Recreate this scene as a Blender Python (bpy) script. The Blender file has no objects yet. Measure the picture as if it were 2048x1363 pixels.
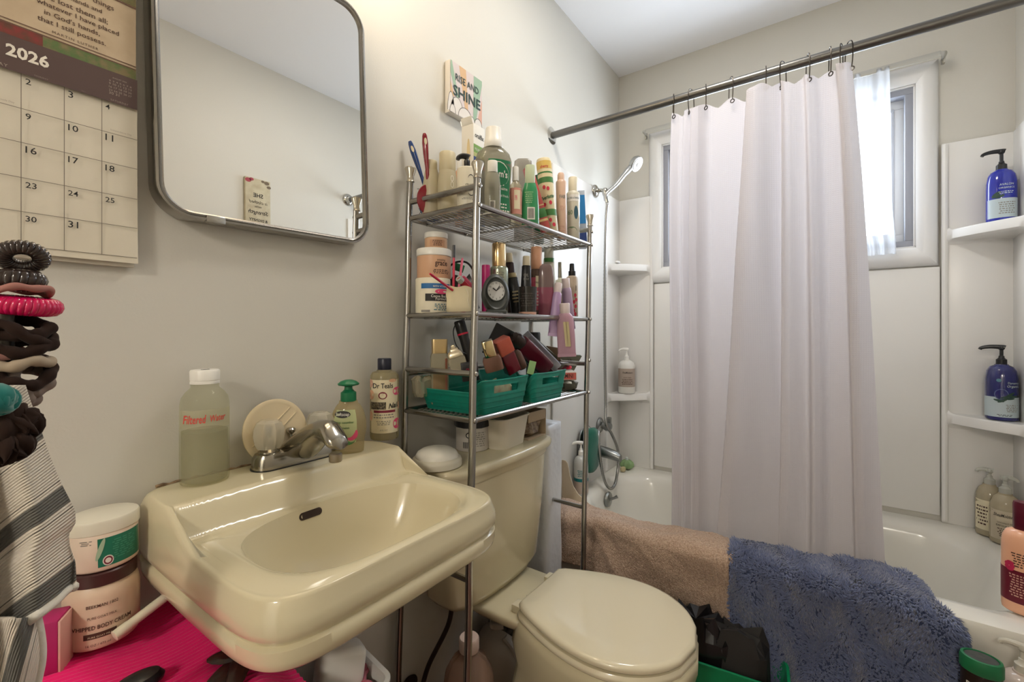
import bpy, bmesh, math, random
import numpy as np
from mathutils import Matrix, Vector
random.seed(7)
PI = math.pi
C = bpy.context.scene.collection
S = bpy.context.scene
# ------------------------------------------------------------------ camera, world, lamps, exposure
CAM = (0.0, -0.903, 1.118); YAW = math.radians(35.63); FPX = 892.0
cd = bpy.data.cameras.new('camera'); cam = bpy.data.objects.new('camera', cd); C.objects.link(cam)
cam.location = CAM; cam.rotation_euler = (PI/2, 0, YAW - PI/2)
cd.sensor_width = 36; cd.lens = 36*FPX/2048; cd.shift_y = -20.5/2048; cd.clip_start = .01
S.camera = cam
w = bpy.data.worlds.new('world'); S.world = w; w.use_nodes = True
bg = w.node_tree.nodes['Background']; bg.inputs[0].default_value = (.86, .93, 1, 1); bg.inputs[1].default_value = 14.5
def lamp(name, kind, loc, energy, color, size=.05, rot=None, portal=False, sy=None):
    d = bpy.data.lights.new(name, kind); d.color = color
    o = bpy.data.objects.new(name, d); C.objects.link(o); o.location = loc
    if rot: o.rotation_euler = rot
    if kind == 'AREA':
        d.shape = 'RECTANGLE'; d.size = size; d.size_y = sy or size; d.energy = energy
        if portal: d.cycles.is_portal = True
    else:
        d.energy = energy; d.shadow_soft_size = size
    return o
WARM = (1, .80, .55)
lamp('window_portal', 'AREA', (2.36, -.69, 1.72), 1, (1,1,1), .98, (0, PI/2, 0), True, .75)
for i, x in enumerate((.27, .44, .61)):
    lamp('vanity_bulb', 'POINT', (x, -.13, 2.05), 1.6, WARM, .05)
lamp('ceiling_fill', 'AREA', (1.12, -.60, 2.43), 7.5, (1, .95, .88), .26)  # added unseen fill overhead, brightens the tub end
lamp('hall_fill', 'POINT', (-1.62, -.98, 2.12), 55.0, (1, .92, .82), .12)  # added fill from behind the camera, lifts the lower half of the room
S.view_settings.view_transform = 'Standard'; S.view_settings.look = 'None'
S.view_settings.gamma = 1; S.view_settings.use_curve_mapping = False
S.view_settings.exposure = 0.05
S.cycles.max_bounces = 10; S.cycles.transparent_max_bounces = 24; S.cycles.transmission_bounces = 8
S.cycles.caustics_reflective = False; S.cycles.caustics_refractive = False; S.cycles.sample_clamp_indirect = 6

# ------------------------------------------------------------------ helpers
cY, sY = math.cos(YAW), math.sin(YAW)
def at(px, py, **k):
    """point of the room where the sight line through a photo pixel meets a plane x=, y= or z="""
    r = (px-1024)/FPX; u = (661-py)/FPX
    d = (cY+r*sY, sY-r*cY, u)
    (ax, v), = k.items(); i = 'xyz'.index(ax); t = (v-CAM[i])/d[i]
    return Vector((CAM[0]+d[0]*t, CAM[1]+d[1]*t, CAM[2]+d[2]*t))
def depth(p): return (p[0]-CAM[0])*cY+(p[1]-CAM[1])*sY
def width(px, wpx, p):   # real width of wpx photo pixels seen at point p
    r = (px-1024)/FPX
    return wpx*depth(p)/(FPX*math.sqrt(1+r*r))
def face(p, turn=0):     # z rotation that turns local -Y towards the camera
    return math.atan2(CAM[1]-p[1], CAM[0]-p[0])+PI/2+math.radians(turn)
MATS = {}
def mat(name, col, rough=.5, metal=0, spec=.5, bump=None, trans=0, ior=1.45, coat=0, sheen=0, var=None, alpha=1, sss=0):
    if name in MATS: return MATS[name]
    m = bpy.data.materials.new(name); m.use_nodes = True; MATS[name] = m
    nt = m.node_tree; b = nt.nodes['Principled BSDF']
    b.inputs['Base Color'].default_value = (*col, 1); b.inputs['Roughness'].default_value = rough
    b.inputs['Metallic'].default_value = metal; b.inputs['IOR'].default_value = ior
    b.inputs['Specular IOR Level'].default_value = spec
    b.inputs['Transmission Weight'].default_value = trans; b.inputs['Coat Weight'].default_value = coat
    b.inputs['Sheen Weight'].default_value = sheen; b.inputs['Alpha'].default_value = alpha
    if bump or var:
        tc = nt.nodes.new('ShaderNodeTexCoord')
    if bump:             # (scale, strength[, 'VORONOI'])
        n = nt.nodes.new('ShaderNodeTexVoronoi' if len(bump) > 2 else 'ShaderNodeTexNoise')
        n.inputs['Scale'].default_value = bump[0]
        nt.links.new(tc.outputs['Object'], n.inputs['Vector'])
        bn = nt.nodes.new('ShaderNodeBump'); bn.inputs['Strength'].default_value = bump[1]; bn.inputs['Distance'].default_value = .002
        nt.links.new(n.outputs[0], bn.inputs['Height']); nt.links.new(bn.outputs[0], b.inputs['Normal'])
    if var:              # (scale, second colour)
        n = nt.nodes.new('ShaderNodeTexNoise'); n.inputs['Scale'].default_value = var[0]; n.inputs['Detail'].default_value = 4
        nt.links.new(tc.outputs['Object'], n.inputs['Vector'])
        r = nt.nodes.new('ShaderNodeValToRGB'); r.color_ramp.elements[0].position = .38; r.color_ramp.elements[1].position = .66
        r.color_ramp.elements[0].color = (*col, 1); r.color_ramp.elements[1].color = (*var[1], 1)
        nt.links.new(n.outputs[0], r.inputs[0]); nt.links.new(r.outputs[0], b.inputs['Base Color'])
    return m
def glassy(name, tint, amount=.75, rough=.08, haze=None):
    """thin clear or translucent plastic: tinted see-through with a glossy skin; haze mixes in a milky body"""
    if name in MATS: return MATS[name]
    m = bpy.data.materials.new(name); m.use_nodes = True; MATS[name] = m
    nt = m.node_tree; b = nt.nodes['Principled BSDF']; out = nt.nodes['Material Output']
    b.inputs['Base Color'].default_value = (*(haze or tint), 1); b.inputs['Roughness'].default_value = rough
    t = nt.nodes.new('ShaderNodeBsdfTransparent'); t.inputs[0].default_value = (*tint, 1)
    x = nt.nodes.new('ShaderNodeMixShader'); x.inputs[0].default_value = amount
    nt.links.new(b.outputs[0], x.inputs[1]); nt.links.new(t.outputs[0], x.inputs[2]); nt.links.new(x.outputs[0], out.inputs[0])
    return m
# shapes are (verts, faces)
def lathe(prof, seg=32, sx=1, sy=1, n=2, a0=0, a1=None):
    full = a1 is None
    k = seg if full else seg+1
    A = [a0+(2*PI if full else a1-a0)*i/seg for i in range(k)]
    V, F = [], []
    for r, z in prof:
        for a in A:
            c, s = math.cos(a), math.sin(a)
            if n != 2:
                c = math.copysign(abs(c)**(2/n), c); s = math.copysign(abs(s)**(2/n), s)
            V.append((r*c*sx, r*s*sy, z))
    for j in range(len(prof)-1):
        for i in range(k if full else k-1):
            i2 = (i+1) % k
            F.append((j*k+i, j*k+i2, (j+1)*k+i2, (j+1)*k+i))
    if full:
        if prof[0][0] > 1e-6: F.append(tuple(range(k-1, -1, -1)))
        if prof[-1][0] > 1e-6: F.append(tuple((len(prof)-1)*k+i for i in range(k)))
    return V, F
def loft(rings, cap=True, close=False):
    k = len(rings[0]); V = [tuple(p) for r in rings for p in r]; F = []
    m = len(rings)
    for j in range(m if close else m-1):
        j2 = (j+1) % m
        for i in range(k):
            i2 = (i+1) % k
            F.append((j*k+i, j*k+i2, j2*k+i2, j2*k+i))
    if cap and not close:
        F.append(tuple(range(k-1, -1, -1))); F.append(tuple((m-1)*k+i for i in range(k)))
    return V, F
def box(sx, sy, sz, bev=.002, o=(0, 0, 0), seg=2):
    """bevelled box, o = centre of its underside"""
    bm = bmesh.new(); bmesh.ops.create_cube(bm, size=1)
    for v in bm.verts: v.co = (v.co.x*sx, v.co.y*sy, (v.co.z+.5)*sz)
    if bev: bmesh.ops.bevel(bm, geom=bm.edges[:], offset=min(bev, .49*min(sx, sy, sz)), segments=seg, affect='EDGES', profile=.5)
    V = [(v.co.x+o[0], v.co.y+o[1], v.co.z+o[2]) for v in bm.verts]; bm.verts.index_update()
    F = [tuple(v.index for v in f.verts) for f in bm.faces]; bm.free()
    return V, F
def smooth_path(P, n=8):
    """Catmull-Rom through the points"""
    P = [Vector(p) for p in P]; out = []
    for i in range(len(P)-1):
        p0, p1, p2, p3 = P[max(i-1, 0)], P[i], P[i+1], P[min(i+2, len(P)-1)]
        for k in range(n):
            t = k/n
            out.append(.5*((2*p1)+(p2-p0)*t+(2*p0-5*p1+4*p2-p3)*t*t+(3*p1-p0-3*p2+p3)*t**3))
    return out+[P[-1]]
def tube(P, r, seg=10, closed=False, flat=1):
    P = [Vector(p) for p in P]; m = len(P); R = r if isinstance(r, (list, tuple)) else [r]*m
    T = []
    for i in range(m):
        a = P[(i-1) % m] if closed or i else P[0]; b = P[(i+1) % m] if closed or i < m-1 else P[-1]
        t = (b-a); T.append(t.normalized() if t.length > 1e-9 else Vector((0, 0, 1)))
    nrm = T[0].orthogonal().normalized(); rings = []
    for i in range(m):
        nrm = (nrm-T[i]*nrm.dot(T[i])); nrm = nrm.normalized() if nrm.length > 1e-6 else T[i].orthogonal().normalized()
        bn = T[i].cross(nrm)
        rings.append([P[i]+(nrm*math.cos(2*PI*k/seg)*flat+bn*math.sin(2*PI*k/seg))*R[i] for k in range(seg)])
    return loft(rings, not closed, closed)
def prism(poly, h, z=0):
    k = len(poly); V = [(x, y, z) for x, y in poly]+[(x, y, z+h) for x, y in poly]
    F = [tuple(range(k-1, -1, -1)), tuple(range(k, 2*k))]+[(i, (i+1) % k, k+(i+1) % k, k+i) for i in range(k)]
    return V, F
def grid(fn, nu, nv):
    V = [fn(i/nu, j/nv) for j in range(nv+1) for i in range(nu+1)]; q = nu+1
    F = [(j*q+i, j*q+i+1, (j+1)*q+i+1, (j+1)*q+i) for j in range(nv) for i in range(nu)]
    return V, F
def xf(sh, loc=(0, 0, 0), rot=(0, 0, 0), sc=1):
    M = Matrix.LocRotScale(Vector(loc), Vector((0, 0, 0)) and None, None) if False else Matrix.Translation(loc)
    from mathutils import Euler
    M = M @ Euler(rot).to_matrix().to_4x4() @ Matrix.Diagonal((*(sc if isinstance(sc, tuple) else (sc,)*3), 1))
    return [tuple(M @ Vector(v)) for v in sh[0]], sh[1]
def join(*shs):
    V, F = [], []
    for v, f in shs:
        o = len(V); V += list(v); F += [tuple(i+o for i in q) for q in f]
    return V, F
def obj(name, sh, m, parent=None, loc=(0, 0, 0), rot=(0, 0, 0), sharp=35, flat=False, label=None, kind=None, grid_uv=None):
    me = bpy.data.meshes.new(name); me.from_pydata([tuple(v) for v in sh[0]], [], [tuple(f) for f in sh[1]])
    if not flat:
        me.shade_smooth()
        try: me.set_sharp_from_angle(angle=math.radians(sharp))
        except Exception: pass
    if grid_uv:
        nu, nv = grid_uv; uv = me.uv_layers.new(name='UVMap'); q = nu+1
        for l in me.loops: uv.data[l.index].uv = ((l.vertex_index % q)/nu, (l.vertex_index//q)/nv)
    me.materials.append(m); me.update()
    o = bpy.data.objects.new(name, me); C.objects.link(o); o.parent = parent; o.location = loc; o.rotation_euler = rot
    if label: o['label'] = label
    if kind: o['kind'] = kind
    return o
def thing(name, label, cat, loc=(0, 0, 0), rot=(0, 0, 0), group=None):
    o = bpy.data.objects.new(name, None); C.objects.link(o); o.location = loc; o.rotation_euler = rot
    o.empty_display_size = .02; o['label'] = label; o['category'] = cat
    if group: o['group'] = group
    return o
def tag(o, label, cat, group=None):
    o['label'] = label; o['category'] = cat
    if group: o['group'] = group
    return o
def struct(name, sh, m, parent=None, **k):
    o = obj(name, sh, m, parent, **k)
    if parent is None: o['kind'] = 'structure'
    return o
def solid(o, t, off=0):
    md = o.modifiers.new('thickness', 'SOLIDIFY'); md.thickness = t; md.offset = off; return o
def subsurf(o, n=1):
    md = o.modifiers.new('smooth', 'SUBSURF'); md.levels = n; md.render_levels = n; return o
_tc = {}
def text_shape(s, size=1, bold=0, shear=0, space=1, align='CENTER'):
    """flat lettering in the XZ plane facing -Y, centred on x=0 with its baseline at z=0"""
    key = (s, bold, shear, space, align)
    if key not in _tc:
        cu = bpy.data.curves.new('lettering', 'FONT'); cu.body = s; cu.size = 1; cu.align_x = align
        cu.offset = bold; cu.shear = shear; cu.space_character = space; cu.resolution_u = 2; cu.fill_mode = 'FRONT'
        o = bpy.data.objects.new('lettering', cu); C.objects.link(o)
        dg = bpy.context.evaluated_depsgraph_get(); me = bpy.data.meshes.new_from_object(o.evaluated_get(dg))
        _tc[key] = ([tuple(v.co) for v in me.vertices], [tuple(p.vertices) for p in me.polygons])
        bpy.data.objects.remove(o); bpy.data.curves.remove(cu); bpy.data.meshes.remove(me)
    V, F = _tc[key]
    return [(x*size, 0, y*size) for x, y, _ in V], F
def smooth01(x): x = max(0, min(1, x)); return x*x*(3-2*x)
# ------------------------------------------------------------------ common materials
def wallpaint():
    m = mat('wall_paint', (.50, .475, .445), .55, bump=(220, .12))
    return m
M_wall = mat('wall_paint', (.645, .62, .555), .5, bump=(260, .10), var=(1.3, (.625, .60, .535)))
M_ceil = mat('ceiling_paint', (.90, .90, .91), .6)
M_white = mat('white_trim', (.80, .79, .77), .32)
M_surr = mat('surround_acrylic', (.80, .78, .74), .28, bump=(40, .03))
M_tub = mat('tub_enamel', (.80, .77, .69), .16, coat=.3, bump=(15, .02))
M_porc = mat('bone_porcelain', (.64, .57, .385), .16, coat=.25, var=(2.2, (.62, .55, .37)))
M_seat = mat('seat_plastic', (.72, .65, .475), .16, coat=.3)
M_chrome = mat('chrome', (.50, .49, .45), .12, 1)
M_rack = mat('rack_steel', (.40, .385, .36), .22, 1)
M_rod = mat('pewter_rod', (.17, .165, .155), .33, 1)
M_dark = mat('dark_bronze', (.08, .07, .06), .35, 1)
M_floor = mat('reddish_floor', (.20, .085, .055), .45, var=(6, (.15, .06, .045)))
M_black = mat('black_plastic', (.012, .012, .013), .32)
M_ink = mat('black_ink', (.02, .018, .016), .6)
M_whitep = mat('white_plastic', (.82, .80, .74), .3)
M_cream = mat('cream_plastic', (.80, .72, .52), .35)
W, H, XF, YR = 2.22, 2.44, -1.0, -1.409
# ------------------------------------------------------------------ room shell
struct('wall_left', box(W+1.1, .1, H, 0, ((W-1)/2, .05, 0)), M_wall)
struct('wall_right', box(W+1.1, .1, H, 0, ((W-1)/2, YR-.05, 0)), M_wall)
# unseen wall behind the camera; doorway and hall added to let fill light in
struct('wall_front', join(box(.1, .40, H, 0, (XF-.05, -.20, 0)), box(.1, .129, H, 0, (XF-.05, YR+.0645, 0)), box(.1, .88, .40, 0, (XF-.05, -.84, 2.04))), M_wall)
struct('wall_fill_hall', join(box(.1, 1.9, H, 0, (-2.35, -.75, 0)), box(1.3, .1, H, 0, (-1.7, .25, 0)), box(1.3, .1, H, 0, (-1.7, -1.75, 0)), box(1.4, 2.1, .1, 0, (-1.7, -.75, H)), box(1.4, 2.1, .1, 0, (-1.7, -.75, -.1))), M_wall)  # shell added around the fill lamp to keep the sky out
struct('trim_1', join(box(.14, .02, 2.04, .003, (XF-.05, -.41, 0)), box(.14, .02, 2.04, .003, (XF-.05, -1.27, 0)), box(.14, .88, .02, .003, (XF-.05, -.84, 2.03))), M_white)  # lining of the opening added for the fill lamp
struct('floor', box(W+1.2, 1.6, .1, 0, ((W-1)/2, YR/2, -.1)), M_floor)
struct('ceiling', box(W+1.2, 1.6, .1, 0, ((W-1)/2, YR/2, H)), M_ceil)
WY0, WY1, WZ0, WZ1 = -.225, -1.155, 1.425, 2.03      # window opening
wd = .16
struct('wall_back', join(
    box(wd, 1.6, WZ0, 0, (W+wd/2, YR/2, 0)), box(wd, 1.6, H-WZ1, 0, (W+wd/2, YR/2, WZ1)),
    box(wd, .325, WZ1-WZ0, 0, (W+wd/2, WY0+.1625, WZ0)), box(wd, .40, WZ1-WZ0, 0, (W+wd/2, WY1-.2, WZ0))), M_wall)
# ------------------------------------------------------------------ window
win = bpy.data.objects.new('window_1', None); C.objects.link(win); win['kind'] = 'structure'
M_grey = mat('window_grey_vinyl', (.33, .34, .38), .35)
def casing(a, b, inner_a, inner_b):       # one mitred board of the casing, in (y, z)
    k = [a, b, inner_b, inner_a]
    X0, X1, X2 = W, W-.012, W-.03
    def lerp(p, q, t): return (p[0]+(q[0]-p[0])*t, p[1]+(q[1]-p[1])*t)
    rings = []
    for t, x in ((0, X0), (0, X1), (.12, W-.022), (.35, X2), (.7, X2+.002), (1, W-.016), (1, X0)):
        p, q = lerp(a, inner_a, t), lerp(b, inner_b, t)
        rings.append([(x, p[0], p[1]), (x, q[0], q[1])])
    V = [p for r in rings for p in r]; F = [(2*j, 2*j+1, 2*j+3, 2*j+2) for j in range(len(rings)-1)]
    F += [tuple(range(0, 2*len(rings), 2)), tuple(range(2*len(rings)-1, 0, -2))]
    return V, F
c0, c1, z0, z1 = -.162, -1.217, 1.355, 2.10
oc = [(c0, z0), (c1, z0), (c1, z1), (c0, z1)]; ic = [(WY0, WZ0), (WY1, WZ0), (WY1, WZ1), (WY0, WZ1)]
for i in range(4):
    j = (i+1) % 4
    obj('casing_board', casing(oc[i], oc[j], ic[i], ic[j]), M_white, win, sharp=50)
def ring_frame(y0, y1, za, zb, t, x0, x1):
    yc, zc = (y0+y1)/2, (za+zb)/2; d = abs(x1-x0); xm = (x0+x1)/2; wy = abs(y1-y0)
    return join(box(d, wy, t, .002, (xm, yc, za)), box(d, wy, t, .002, (xm, yc, zb-t)),
                box(d, t, zb-za-2*t, .002, (xm, max(y0, y1)-t/2, za+t)), box(d, t, zb-za-2*t, .002, (xm, min(y0, y1)+t/2, za+t)))
obj('jamb_liner', ring_frame(WY0, WY1, WZ0, WZ1, .006, W-.012, W+.15), M_white, win)
obj('grey_frame', ring_frame(WY0-.005, WY1+.005, WZ0+.005, WZ1-.005, .024, W-.004, W+.06), M_grey, win)
for k, (ya, yb, xo) in enumerate(((WY0-.026, -.70, .022), (-.66, WY1+.026, .040))):
    s = obj('sash', ring_frame(ya, yb, WZ0+.027, WZ1-.027, .034, W+xo, W+xo+.02), M_white, win)
    obj('sash_bead', ring_frame(ya-.03 if ya > yb else ya, yb+.03, WZ0+.058, WZ1-.058, .010, W+xo-.004, W+xo+.004), mat('bead_grey', (.6, .61, .64), .4), s)  # bead in plain pale grey
    obj('pane', box(.004, abs(ya-yb)-.06, WZ1-WZ0-.116, 0, (W+xo+.010, (ya+yb)/2, WZ0+.058)), glassy('window_glass', (.95, .97, 1), .93, .02), s)
# baseboards behind the fixtures
struct('baseboard_left', box(1.5, .012, .09, .003, (.0, -.006, 0)), M_white)
# ------------------------------------------------------------------ shower surround
ST, RZ = 1.783, .43        # surround top, tub rim
def panel(name, x0, x1, y0, y1, za, zb, label):
    return tag(obj(name, box(abs(x1-x0), abs(y1-y0), zb-za, .004, ((x0+x1)/2, (y0+y1)/2, za)), M_surr), label, 'wall panel', 'shower surround panels')
PX = W-.012
panel('surround_panel', 1.525, 2.03, -.001, -.010, RZ-.01, ST, 'plain white shower wall panel behind the hand shower hose')
panel('surround_panel', PX, W-.001, -.186, -1.222, RZ+.02, WZ0-.075, 'flat grey white shower wall panel under the window')
panel('surround_panel', 1.525, 2.03, YR+.001, YR+.010, RZ-.01, ST, 'plain white shower wall panel on the wall opposite the sink')
def corner_column(label, yc, sgn, shelves):
    """moulded corner unit: two thin legs with a raised edge bead and shelves growing out of them"""
    t = thing('corner_shelf_unit', label, 'shower shelf', (PX, yc, RZ), group='moulded corner shelf units')
    L = .185; A = .185; hh = ST-RZ+.005; M = mat('shelf_acrylic', (.80, .78, .74), .25)
    obj('back_leg', join(box(.008, L, hh, .003, (-.004, sgn*(L/2), 0)), tube([(-.010, sgn*(L-.008), .01), (-.010, sgn*(L-.008), hh-.006)], .009, 8)), M, t)
    obj('side_leg', join(box(A, .010, hh, .003, (-A/2, sgn*.005, 0)), tube([(-A+.008, sgn*.010, .01), (-A+.008, sgn*.010, hh-.006)], .009, 8)), M, t)
    for z in shelves:
        n = 28; rings = []
        for lv, grow in ((-1.7, .05), (-1.35, .35), (-1.12, .80), (-1, .95), (-.8, 1), (.75, 1), (.95, .985), (1, .95)):
            P = []
            for i in range(n+1):
                u = i/n; k = 1+.10*math.sin(PI*u)
                e = max(0, 1-min(u, 1-u)/.16)**2.2
                x, y = -A*u*k*grow, L*(1-u)*k*grow
                if grow < .9: x, y = x+(-A*u-x)*e*.3, y+(L*(1-u)-y)*e*.3
                P.append((x, sgn*y, z+.002+lv*.018*(1+1.7*e)))
            rings.append([(-.004, sgn*.004, z+(lv if abs(lv) <= 1 else math.copysign(abs(lv), lv))*.020)]+P)
        rings.append([(-.004, sgn*.004, z+.020)]+[(-A*(i/n)*(1+.10*math.sin(PI*i/n))*.955, sgn*L*(1-i/n)*(1+.10*math.sin(PI*i/n))*.955, z+.020) for i in range(n+1)])
        # fillets upward at both ends
        obj('shelf', loft(rings), M, t, sharp=60)
    return t
cl = corner_column('pair of small moulded shower shelves in the corner beside the shower head', 0, -1, (1.425-RZ, .790-RZ))
cr = corner_column('moulded corner shower shelves holding the two blue pump bottles', YR, 1, (1.455-RZ, .805-RZ))
# ------------------------------------------------------------------ bathtub
def rrect(x0, x1, y0, y1, r, n=10):
    P = []
    for cx, cy, a in ((x1-r, y1-r, 0), (x0+r, y1-r, PI/2), (x0+r, y0+r, PI), (x1-r, y0+r, 3*PI/2)):
        for i in range(n+1):
            P.append((cx+r*math.cos(a+PI/2*i/n), cy+r*math.sin(a+PI/2*i/n)))
    return P
tub = thing('bathtub', 'built-in bone enamel bathtub under the window, towels over its front rim', 'bathtub', (1.86, YR/2, 0))
def tr(x0, x1, y0, y1, r, z): return [(x-1.86, y-YR/2, z) for x, y in rrect(x0, x1, y0, y1, r)]
yb, yf = -.003, YR+.003
rings = [tr(1.515, W-.004, yf, yb, .006, .0), tr(1.515, W-.004, yf, yb, .006, .33), tr(1.508, W-.004, yf, yb, .010, .37), tr(1.500, W-.004, yf, yb, .012, RZ-.018),
         tr(1.505, W-.005, yf, yb, .014, RZ-.004), tr(1.518, W-.006, yf, yb, .016, RZ), tr(1.560, W-.05, yf+.05, yb-.045, .09, RZ+.001),
         tr(1.583, W-.082, yf+.078, yb-.068, .13, RZ-.002), tr(1.596, W-.098, yf+.094, yb-.08, .15, RZ-.014), tr(1.604, W-.107, yf+.105, yb-.087, .16, RZ-.04),
         tr(1.622, W-.118, yf+.14, yb-.10, .17, .30), tr(1.645, W-.135, yf+.20, yb-.12, .17, .15), tr(1.69, W-.18, yf+.27, yb-.17, .15, .095), tr(1.76, W-.25, yf+.4, yb-.3, .1, .085)]
obj('tub_shell', loft(rings), M_tub, tub, sharp=50)
ov = obj('overflow_plate', join(xf(lathe([(0, -.004), (.032, -.004), (.034, 0), (.030, .008), (0, .012)], 24), (0, 0, 0), (PI/2, 0, 0)), tube([(0, -.008, .0), (.006, -.03, .012), (.010, -.04, .018)], [.005, .006, .008], 8)),
         mat('dull_nickel', (.30, .31, .30), .32, 1), tub, at(1216, 998, y=-.100)-Vector((1.86, YR/2, 0)), label='nickel overflow plate with trip lever')
# ------------------------------------------------------------------ ceiling-high view things: curtain rod
RX, RODZ = 1.532, 1.892
rod = thing('shower_curtain_rod', 'dark pewter shower curtain rod across the tub', 'curtain rod', (RX, 0, RODZ))
obj('rod_tube', tube([(0, -.004, 0), (0, YR+.004, -.004)], .0135, 20), M_rod, rod)
for y, s in ((0, -1), (YR, 1)):
    obj('flange', xf(lathe([(.034, 0), (.034, .004), (.030, .010), (.020, .014), (.018, .026), (.0145, .028)], 28), (0, y, 0), (-s*-PI/2 if s < 0 else -PI/2, 0, 0)), M_chrome, rod)
# shower curtain
def curtain_mat():
    m = mat('waffle_curtain', (.62, .57, .565), .75, spec=.2); nt = m.node_tree; b = nt.nodes['Principled BSDF']
    tc = nt.nodes.new('ShaderNodeTexCoord'); wv = []
    for d in ('Y', 'Z'):
        x = nt.nodes.new('ShaderNodeTexWave'); x.bands_direction = d; x.inputs['Scale'].default_value = 55
        nt.links.new(tc.outputs['Object'], x.inputs['Vector']); wv.append(x)
    mx = nt.nodes.new('ShaderNodeMath'); mx.operation = 'MAXIMUM'
    nt.links.new(wv[0].outputs['Fac'], mx.inputs[0]); nt.links.new(wv[1].outputs['Fac'], mx.inputs[1])
    bp = nt.nodes.new('ShaderNodeBump'); bp.inputs['Strength'].default_value = .35; bp.inputs['Distance'].default_value = .0012
    nt.links.new(mx.outputs[0], bp.inputs['Height']); nt.links.new(bp.outputs[0], b.inputs['Normal'])
    tl = nt.nodes.new('ShaderNodeBsdfTranslucent'); tl.inputs[0].default_value = (.74, .71, .73, 1)
    x = nt.nodes.new('ShaderNodeMixShader'); x.inputs[0].default_value = .27
    nt.links.new(b.outputs[0], x.inputs[1]); nt.links.new(tl.outputs[0], x.inputs[2])
    nt.links.new(x.outputs[0], nt.nodes['Material Output'].inputs[0])
    return m
HOOKS = [1347, 1382, 1412, 1462, 1532, 1566, 1616, 1660, 1683, 1698]
HY = [at(p, 190, x=RX).y for p in HOOKS]
CT = RODZ-.045
def curt(u, v):
    top = HY[0]+.006+(HY[-1]-.006-HY[0]-.006)*u; bot = -.425+(-1.035+.425)*u
    vv = v**.8
    y = top+(bot-top)*vv
    # sag of the hem between hooks
    dn = min(abs(top-h) for h in HY)
    z = CT-(.022*smooth01(dn/.042))*(1-v)**8-(CT-.315)*v
    x = RX+.004+.145*smooth01((v-.02)/.98)*1.0
    for ut, ub, wl, wr, amp in ((.02, .015, .015, .03, .022), (.10, .08, .012, .028, .020), (.17, .14, .016, .045, .050), (.52, .29, .016, .12, .088), (.68, .57, .010, .06, .042), (.80, .72, .022, .035, .034), (.95, .90, .014, .06, .050)):
        c = ut+(ub-ut)*v; d = (u-c)/(wl if u < c else wr)
        x -= amp*(.55+.45*min(1, v*3))*math.exp(-d*d)
        y += amp*.22*math.exp(-d*d)*(1 if u < c+.02 else .4)
    x += .003*math.sin(31*u+3*v)+.0015*math.sin(57*u-2*v)*(1-v*.5)
    return (x, y, z)
ct = thing('shower_curtain', 'pinkish white waffle shower curtain hanging from the pewter rod', 'shower curtain', (RX, -.7, CT))
o = obj('curtain_cloth', grid(lambda u, v: tuple(a-b for a, b in zip(curt(u, v), (RX, -.7, CT))), 220, 60), curtain_mat(), ct, sharp=180)
for i, y in enumerate(HY):
    h = thing('curtain_hook', ('first', 'second', 'third', 'fourth', 'fifth', 'sixth', 'seventh', 'eighth', 'ninth', 'tenth')[i]+' wire curtain hook along the pewter rod from the sink wall', 'curtain hook', (RX, y, RODZ), (0, 0, (.35, -.3, .2, .5, .1, -.4, .3, .15, -.2, .5)[i]), 'shower curtain hooks')
    P = [(.020, 0, -.062), (.017, 0, -.02), (.0155, 0, .004), (.008, 0, .0165), (-.003, 0, .0175), (-.013, 0, .0115), (-.017, 0, -.006), (-.016, 0, -.035), (-.012, 0, -.056)]
    obj('wire', tube(smooth_path(P, 5), .0014, 6), M_dark, h)
    obj('eyelet', xf(tube([(.0055*math.cos(2*PI*k/14), 0, .0055*math.sin(2*PI*k/14)) for k in range(14)], .0016, 6, True), (-.012, 0, -.062), (0, 0, .9)), M_dark, h)
# window curtain rod and sheer curtain
sr = thing('sash_rod', 'flat white sash curtain rod above the window casing', 'curtain rod', (W-.03, -.69, 2.088))
obj('rod_bar', join(box(.006, 1.05, .022, .003, (-.045, 0, -.011)), tube(smooth_path([(-.045, .522, 0), (-.044, .532, 0), (-.03, .536, 0), (0, .536, 0)], 5), .008, 8, flat=.5),
     tube(smooth_path([(-.045, -.522, 0), (-.044, -.532, 0), (-.03, -.536, 0), (0, -.536, 0)], 5), .008, 8, flat=.5)), mat('aged_white_metal', (.55, .54, .50), .4, .6), sr)
for y in (.536, -.536):
    obj('bracket', box(.02, .010, .034, .003, (-.003, y, -.020)), M_chrome, sr)
M_sheer = mat('sheer_cloth', (.72, .73, .75), .8, spec=.1); nt = M_sheer.node_tree
tl = nt.nodes.new('ShaderNodeBsdfTranslucent'); tl.inputs[0].default_value = (.68, .70, .73, 1)
tp = nt.nodes.new('ShaderNodeBsdfTransparent'); m1 = nt.nodes.new('ShaderNodeMixShader'); m1.inputs[0].default_value = .6; m2 = nt.nodes.new('ShaderNodeMixShader'); m2.inputs[0].default_value = .30
nt.links.new(nt.nodes['Principled BSDF'].outputs[0], m1.inputs[1]); nt.links.new(tl.outputs[0], m1.inputs[2]); nt.links.new(m1.outputs[0], m2.inputs[1]); nt.links.new(tp.outputs[0], m2.inputs[2])
nt.links.new(m2.outputs[0], nt.nodes['Material Output'].inputs[0])
SX = W-.075
sy0, sy1 = at(1640, 150, x=SX).y, at(1785, 140, x=SX).y
ya = [at(p, 300, x=SX).y for p in (1640, 1640, 1690, 1725)]; yb_ = [at(p, 300, x=SX).y for p in (1779, 1781, 1783, 1793)]
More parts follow.
